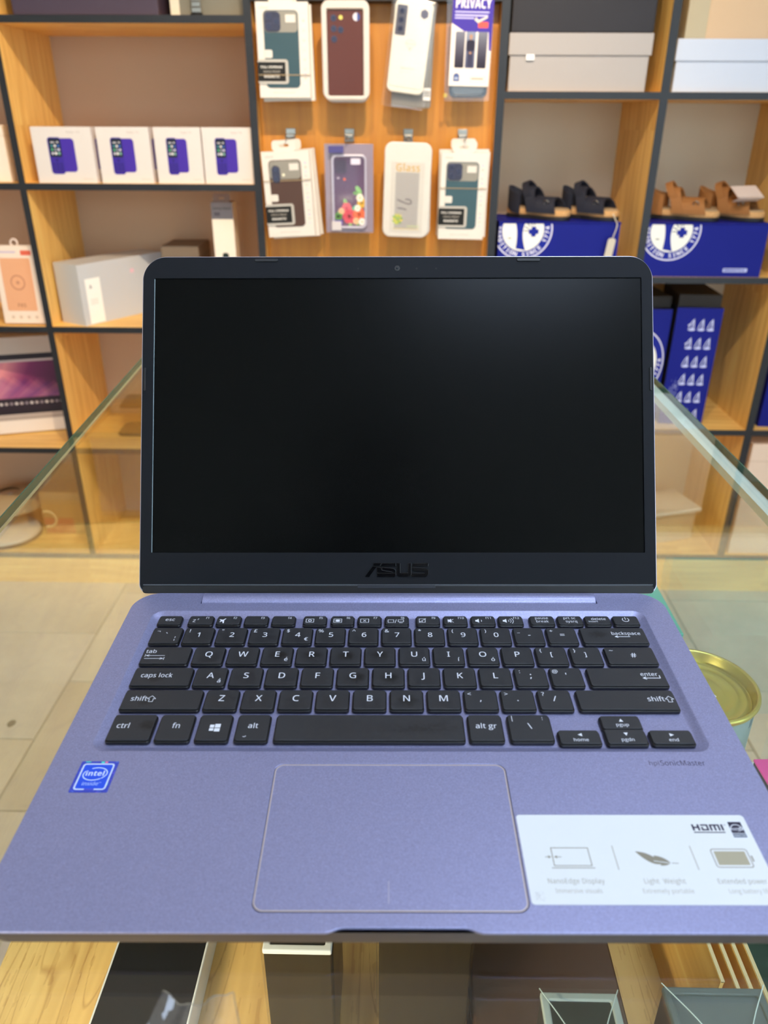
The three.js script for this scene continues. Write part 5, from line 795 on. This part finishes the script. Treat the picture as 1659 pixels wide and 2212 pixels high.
// --- lid: own axes with x right, y up the screen, z out of it; origin at the lower middle of the panel
{
  const tilt = 0.5235;
  const box = (x0, x1, y0, y1, r) => rrShape(x1 - x0, y1 - y0, r, (x0 + x1) / 2, (y0 + y1) / 2);
  const lidShape = (g) => { const s = new THREE.Shape(), x1 = HW - g, y0 = -0.0262 + g, y1 = 0.1893 - g, rt = 0.0155 - g, rb = 0.006 - g * 0.5; s.moveTo(-x1 + rb, y0); s.lineTo(x1 - rb, y0); s.absarc(x1 - rb, y0 + rb, rb, -Math.PI / 2, 0); s.lineTo(x1, y1 - rt); s.absarc(x1 - rt, y1 - rt, rt, 0, Math.PI / 2); s.lineTo(-x1 + rt, y1); s.absarc(-x1 + rt, y1 - rt, rt, Math.PI / 2, Math.PI); s.lineTo(-x1, y0 + rb); s.absarc(-x1 + rb, y0 + rb, rb, Math.PI, Math.PI * 1.5); return s; };
  const lid = part('lid', slab(lidShape(0), 0.0048, 0.0008, 2, 14), std(new THREE.Color().setRGB(0.50, 0.49, 0.60), 0.35, { metalness: 0.6 }), lap, [0, 0.02202, -0.0572], [-tilt, 0, 0]);
  lid.geometry.translate(0, 0, -0.0058);
  const b = lidShape(0.0010); b.holes.push(box(-0.1552, 0.1552, -0.0003, 0.1746, 0.0004));
  part('bezel', slab(b, 0.0016, 0.0003, 2, 14), bezelM, lid, [0, 0, -0.0012]);
  part('screen_panel', new THREE.BoxGeometry(0.3112, 0.1756, 0.0006), std(0x050606, 0.24, { specularIntensity: 0.2 }), lid, [0, 0.0871, -0.0009]);
  part('panel_edge_glint', new THREE.BoxGeometry(0.0004, 0.1745, 0.0004), std(0x9fb4bc, 0.25, { metalness: 0.5 }), lid, [-0.1550, 0.0871, -0.0004]);  // pale strip paints the bluish highlight along the left inner bezel edge
  part('hinge_cover_groove', new THREE.BoxGeometry(0.320, 0.0006, 0.0003), std(0x53585e, 0.4), lid, [0, -0.0205, 0.0004]);
  part('hinge_cover', slab(box(-0.1605, 0.1605, -0.0258, -0.0209, 0.002), 0.0014, 0.0003), std(0x0d0e12, 0.4), lid, [0, 0, -0.0008]);
  part('centre_tab', slab(box(-0.0253, 0.0236, -0.0226, -0.0204, 0.0002), 0.0008, 0.0002), std(0x2a2d34, 0.35), lid, [0, 0, 0.0002]);
  for (const x of [-0.0836, 0.0835]) part('rubber_bumper', slab(rrShape(0.0150, 0.0018, 0.0009), 0.0012, 0.0003), std(0x0f1014, 0.5), lid, [x, 0.1861, -0.0002]);
  for (const x of [-0.1604, 0.1604]) part('rubber_bumper', slab(rrShape(0.0016, 0.0150, 0.0008), 0.0012, 0.0003), std(0x0f1014, 0.5), lid, [x, 0.1096, -0.0002]);
  const cam = part('webcam', new THREE.CylinderGeometry(0.0018, 0.0018, 0.0004, 28).rotateX(Math.PI / 2), std(0x020203, 0.15), lid, [-0.0001, 0.1809, 0.0003]);
  part('webcam_lens', new THREE.SphereGeometry(0.0007, 14, 10), std(0x18222a, 0.05), cam, [0, 0, 0]);
  for (const x of [-0.025, 0.0123, 0.0247]) part('microphone_hole', new THREE.CylinderGeometry(0.0006, 0.0006, 0.0003, 16).rotateX(Math.PI / 2), std(0x010101, 0.6), lid, [x, 0.1807, 0.0003]);
  // maker's mark: four slanted letters in one glossy raised strip
  const lx = (px) => -0.0207 + (px - 235) / (1368 - 235) * 0.0402, ly = (py) => -0.0068 - (py - 178) / (420 - 178) * 0.0087;
  const poly = (pts) => { const s = new THREE.Shape(); pts.forEach(([a, c], i) => i ? s.lineTo(lx(a), ly(c)) : s.moveTo(lx(a), ly(c))); s.closePath(); return s; };
  const gloss = std(0x020306, 0.16);
  const letters = [
    [poly([[235, 420], [372, 238], [448, 238], [322, 420]]), poly([[392, 178], [530, 178], [505, 226], [378, 226]])],
    [poly([[560, 178], [790, 178], [790, 238], [450, 238], [520, 226], [540, 190]]), poly([[450, 250], [520, 250], [545, 300], [720, 330], [740, 345], [740, 350], [450, 350]]), poly([[450, 350], [790, 350], [790, 395], [760, 420], [450, 420]]), poly([[540, 250], [745, 270], [790, 300], [790, 350], [740, 350], [720, 328], [545, 298]])],
    [poly([[800, 178], [868, 178], [868, 345], [998, 345], [998, 178], [1065, 178], [1065, 370], [1030, 420], [840, 420], [800, 380]])],
    [poly([[1100, 178], [1368, 178], [1358, 238], [1070, 238], [1080, 200]]), poly([[1070, 250], [1320, 262], [1368, 300], [1368, 370], [1320, 420], [1065, 420], [1065, 350], [1290, 350], [1300, 335], [1110, 325], [1070, 295]])]];
  letters.forEach((ls) => { const gs = ls.map((s) => slab(s, 0.0007, 0.00022, 2, 2)); part('raised_letter', mergeGeometries(gs), gloss, lid, [0, 0, 0.0003]); });
}
// ---------------------------------------------------------------- the photographer, mirrored faintly in the screen
function fieldMesh(center, half, res, dist) {
  const mc = new MarchingCubes(res, new THREE.MeshStandardMaterial(), false, false, 160000); mc.isolation = 0;
  const p = V(0, 0, 0); for (let k = 0; k < res; k++) for (let j = 0; j < res; j++) for (let i = 0; i < res; i++) { p.set(center[0] + (i - res / 2) / (res / 2) * half, center[1] + (j - res / 2) / (res / 2) * half, center[2] + (k - res / 2) / (res / 2) * half); mc.field[i + j * res + k * res * res] = -dist(p); }
  mc.update(); const g = new THREE.BufferGeometry(), n = mc.count * 3, a = new Float32Array(n), m = new Float32Array(n);
  for (let i = 0; i < n; i += 3) for (let c = 0; c < 3; c++) { a[i + c] = center[c] + mc.positionArray[i + c] * half; m[i + c] = mc.normalArray[i + c]; }
  g.setAttribute('position', new THREE.BufferAttribute(a, 3)); g.setAttribute('normal', new THREE.BufferAttribute(m, 3)); return g;
}
function capsule(p, a, b, ra, rb) { const ab = b.clone().sub(a), t = Math.max(0, Math.min(1, p.clone().sub(a).dot(ab) / ab.lengthSq())); return p.distanceTo(a.clone().addScaledVector(ab, t)) - (ra + (rb - ra) * t); }
function smin(list, k) { let s = list[0]; for (let i = 1; i < list.length; i++) { const b = list[i], h = Math.max(0, Math.min(1, 0.5 + 0.5 * (b - s) / k)); s = b + (s - b) * h - k * h * (1 - h); } return s; }
{
  const X = -0.03, J = { pelvis: V(X, 0.93, 0.44), waist: V(X, 1.08, 0.43), chest: V(X, 1.27, 0.42), neck: V(X, 1.42, 0.40), nape: V(X, 1.50, 0.36), skull: V(X, 1.59, 0.325), jaw: V(X, 1.525, 0.285) };
  const side = (s) => ({ sh: V(X + s * 0.17, 1.36, 0.42), el: V(X + s * 0.235, 1.12, 0.34), wr: V(X + s * 0.075, 1.135, 0.13), hip: V(X + s * 0.09, 0.90, 0.44), kn: V(X + s * 0.10, 0.49, 0.43), an: V(X + s * 0.10, 0.085, 0.46), toe: V(X + s * 0.115, 0.035, 0.30) });
  const A = [side(-1), side(1)];
  const torso = (p, e) => [capsule(p, J.pelvis, J.waist, 0.135 + e, 0.125 + e), capsule(p, J.waist, J.chest, 0.125 + e, 0.14 + e), capsule(p, V(X - 0.10, 1.33, 0.42), V(X + 0.10, 1.33, 0.42), 0.085 + e, 0.085 + e)];
  const arms = (p, e) => A.flatMap((a) => [capsule(p, a.sh, a.el, 0.054 + e, 0.042 + e)]), fore = (p, e) => A.flatMap((a) => [capsule(p, a.el, a.wr, 0.041 + e, 0.028 + e)]);
  const legs = (p, e) => A.flatMap((a) => [capsule(p, a.hip, a.kn, 0.085 + e, 0.055 + e), capsule(p, a.kn, a.an, 0.054 + e, 0.038 + e)]);
  const head = (p) => smin([capsule(p, J.neck, J.nape, 0.052, 0.055), capsule(p, J.skull, V(X, 1.60, 0.35), 0.086, 0.088), capsule(p, J.jaw, V(X, 1.56, 0.29), 0.050, 0.066), capsule(p, V(X, 1.535, 0.222), V(X, 1.572, 0.236), 0.013, 0.009), capsule(p, V(X - 0.084, 1.55, 0.325), V(X - 0.086, 1.59, 0.335), 0.013, 0.015), capsule(p, V(X + 0.084, 1.55, 0.325), V(X + 0.086, 1.59, 0.335), 0.013, 0.015)], 0.022);
  const who = thing('person', 'person in a dark shirt holding up a phone behind the counter end', 'person', [0, 0, 0]);
  const skin = std(0x6b4632, 0.55), shirt = std(0x17181c, 0.85), denim = std(0x1c2230, 0.85), hairM = std(0x0b0a0a, 0.7);
  // body with head; the hands get finer grids
  const phoneBack = V(0.01386, 0.45068, 0.89258), up = V(-0.01159, 0.89268, -0.45055), right = V(0.99984, 0.0041, -0.0176);
  const pc = V(0, EYE, 0).addScaledVector(phoneBack, 0.0075).addScaledVector(up, -0.058).addScaledVector(right, -0.020);   // centre of the phone
  const hand = (s) => (p) => { const w = A[(s + 1) / 2].wr, palm = pc.clone().addScaledVector(right, s * 0.052).addScaledVector(up, -0.035).addScaledVector(phoneBack, 0.020), parts = [capsule(p, w, palm, 0.027, 0.026), capsule(p, palm, palm.clone().addScaledVector(up, 0.035), 0.020, 0.017)];
    for (let f = 0; f < 4; f++) { const b = palm.clone().addScaledVector(up, 0.032 - f * 0.019).addScaledVector(right, s * 0.004), k1 = b.clone().addScaledVector(phoneBack, -0.026).addScaledVector(right, -s * 0.004), L = [0.020, 0.026, 0.024, 0.017][f], tip = k1.clone().addScaledVector(right, -s * L).addScaledVector(phoneBack, -0.008); parts.push(capsule(p, b, k1, 0.0092, 0.0085), capsule(p, k1, tip, 0.0085, 0.007)); }
    const th = palm.clone().addScaledVector(up, 0.006).addScaledVector(phoneBack, 0.010), t1 = th.clone().addScaledVector(up, 0.028).addScaledVector(right, -s * 0.016); parts.push(capsule(p, th, t1, 0.011, 0.010), capsule(p, t1, t1.clone().addScaledVector(up, 0.016).addScaledVector(right, -s * 0.018), 0.010, 0.008));
    return smin(parts, 0.007); };
  const body = mergeGeometries([
    fieldMesh([X, 0.72, 0.36], 0.82, 120, (p) => smin([...torso(p, 0), ...arms(p, 0), ...fore(p, 0), ...legs(p, 0), capsule(p, J.chest, J.neck, 0.06, 0.054), capsule(p, J.neck, J.nape, 0.052, 0.05), ...A.map((a) => capsule(p, a.an, a.toe, 0.04, 0.03))], 0.03)),
    fieldMesh([X, 1.57, 0.33], 0.17, 72, head), fieldMesh([pc.x - 0.06, 1.155, 0.07], 0.12, 64, hand(-1)), fieldMesh([pc.x + 0.06, 1.155, 0.07], 0.12, 64, hand(1))]);
  part('body', body, skin, who);
  part('shirt', fieldMesh([X, 1.14, 0.38], 0.36, 84, (p) => Math.max(smin([...torso(p, 0.014), ...arms(p, 0.014), capsule(p, J.chest, J.neck, 0.07, 0.062)], 0.035), p.y - 1.445, 0.90 - p.y)), shirt, who);
  part('trousers', fieldMesh([X, 0.52, 0.40], 0.54, 96, (p) => Math.max(smin([capsule(p, J.pelvis, J.waist, 0.145, 0.13), ...legs(p, 0.016)], 0.03), p.y - 1.0, 0.07 - p.y)), denim, who);
  A.forEach((a) => part('shoe', fieldMesh([a.an.x, 0.08, 0.38], 0.17, 44, (p) => Math.max(smin([capsule(p, V(a.an.x, 0.07, 0.47), V(a.toe.x, 0.045, 0.28), 0.05, 0.04), capsule(p, a.an, V(a.an.x, 0.06, 0.44), 0.05, 0.05)], 0.02), -p.y + 0.002)), std(0x111214, 0.6), who));
  part('hair', fieldMesh([X, 1.61, 0.345], 0.15, 60, (p) => Math.max(capsule(p, J.skull, V(X, 1.605, 0.355), 0.095, 0.098), (1.60 - p.y) * 0.8 + (0.30 - p.z) * 0.6)), hairM, who);
  for (const s of [-1, 1]) { const e = part('eye', new THREE.SphereGeometry(0.0115, 18, 12), std(0xe8e4de, 0.3), who, [X + s * 0.031, 1.578, 0.2485]); part('iris', new THREE.SphereGeometry(0.0058, 14, 10), std(0x1d120b, 0.2), e, [0, -0.002, -0.0075]); part('eyebrow', new RoundedBoxGeometry(0.03, 0.006, 0.008, 2, 0.002), hairM, who, [X + s * 0.032, 1.598, 0.242], [0, 0, -s * 0.1]); }
  part('mouth', new RoundedBoxGeometry(0.042, 0.010, 0.010, 3, 0.004), std(0x6a3730, 0.5), who, [X, 1.508, 0.239]);
  const ph = thing('smartphone', 'black smartphone held upright in both hands behind the counter', 'phone'); ph.position.copy(pc);
  ph.quaternion.setFromRotationMatrix(new THREE.Matrix4().makeBasis(right, up, phoneBack));
  part('phone_body', slab(rrShape(0.0715, 0.146, 0.011), 0.0075, 0.002, 3), std(0x0c0c0e, 0.35), ph, [0, 0, -0.0035]);
  part('phone_screen', slab(rrShape(0.066, 0.140, 0.009), 0.0003), std(0x08090a, 0.15), ph, [0, 0, 0.0041]);
}
scene.traverse((o) => { if (o.isMesh) { o.castShadow = true; o.receiveShadow = true; } });
renderer.render(scene, camera);
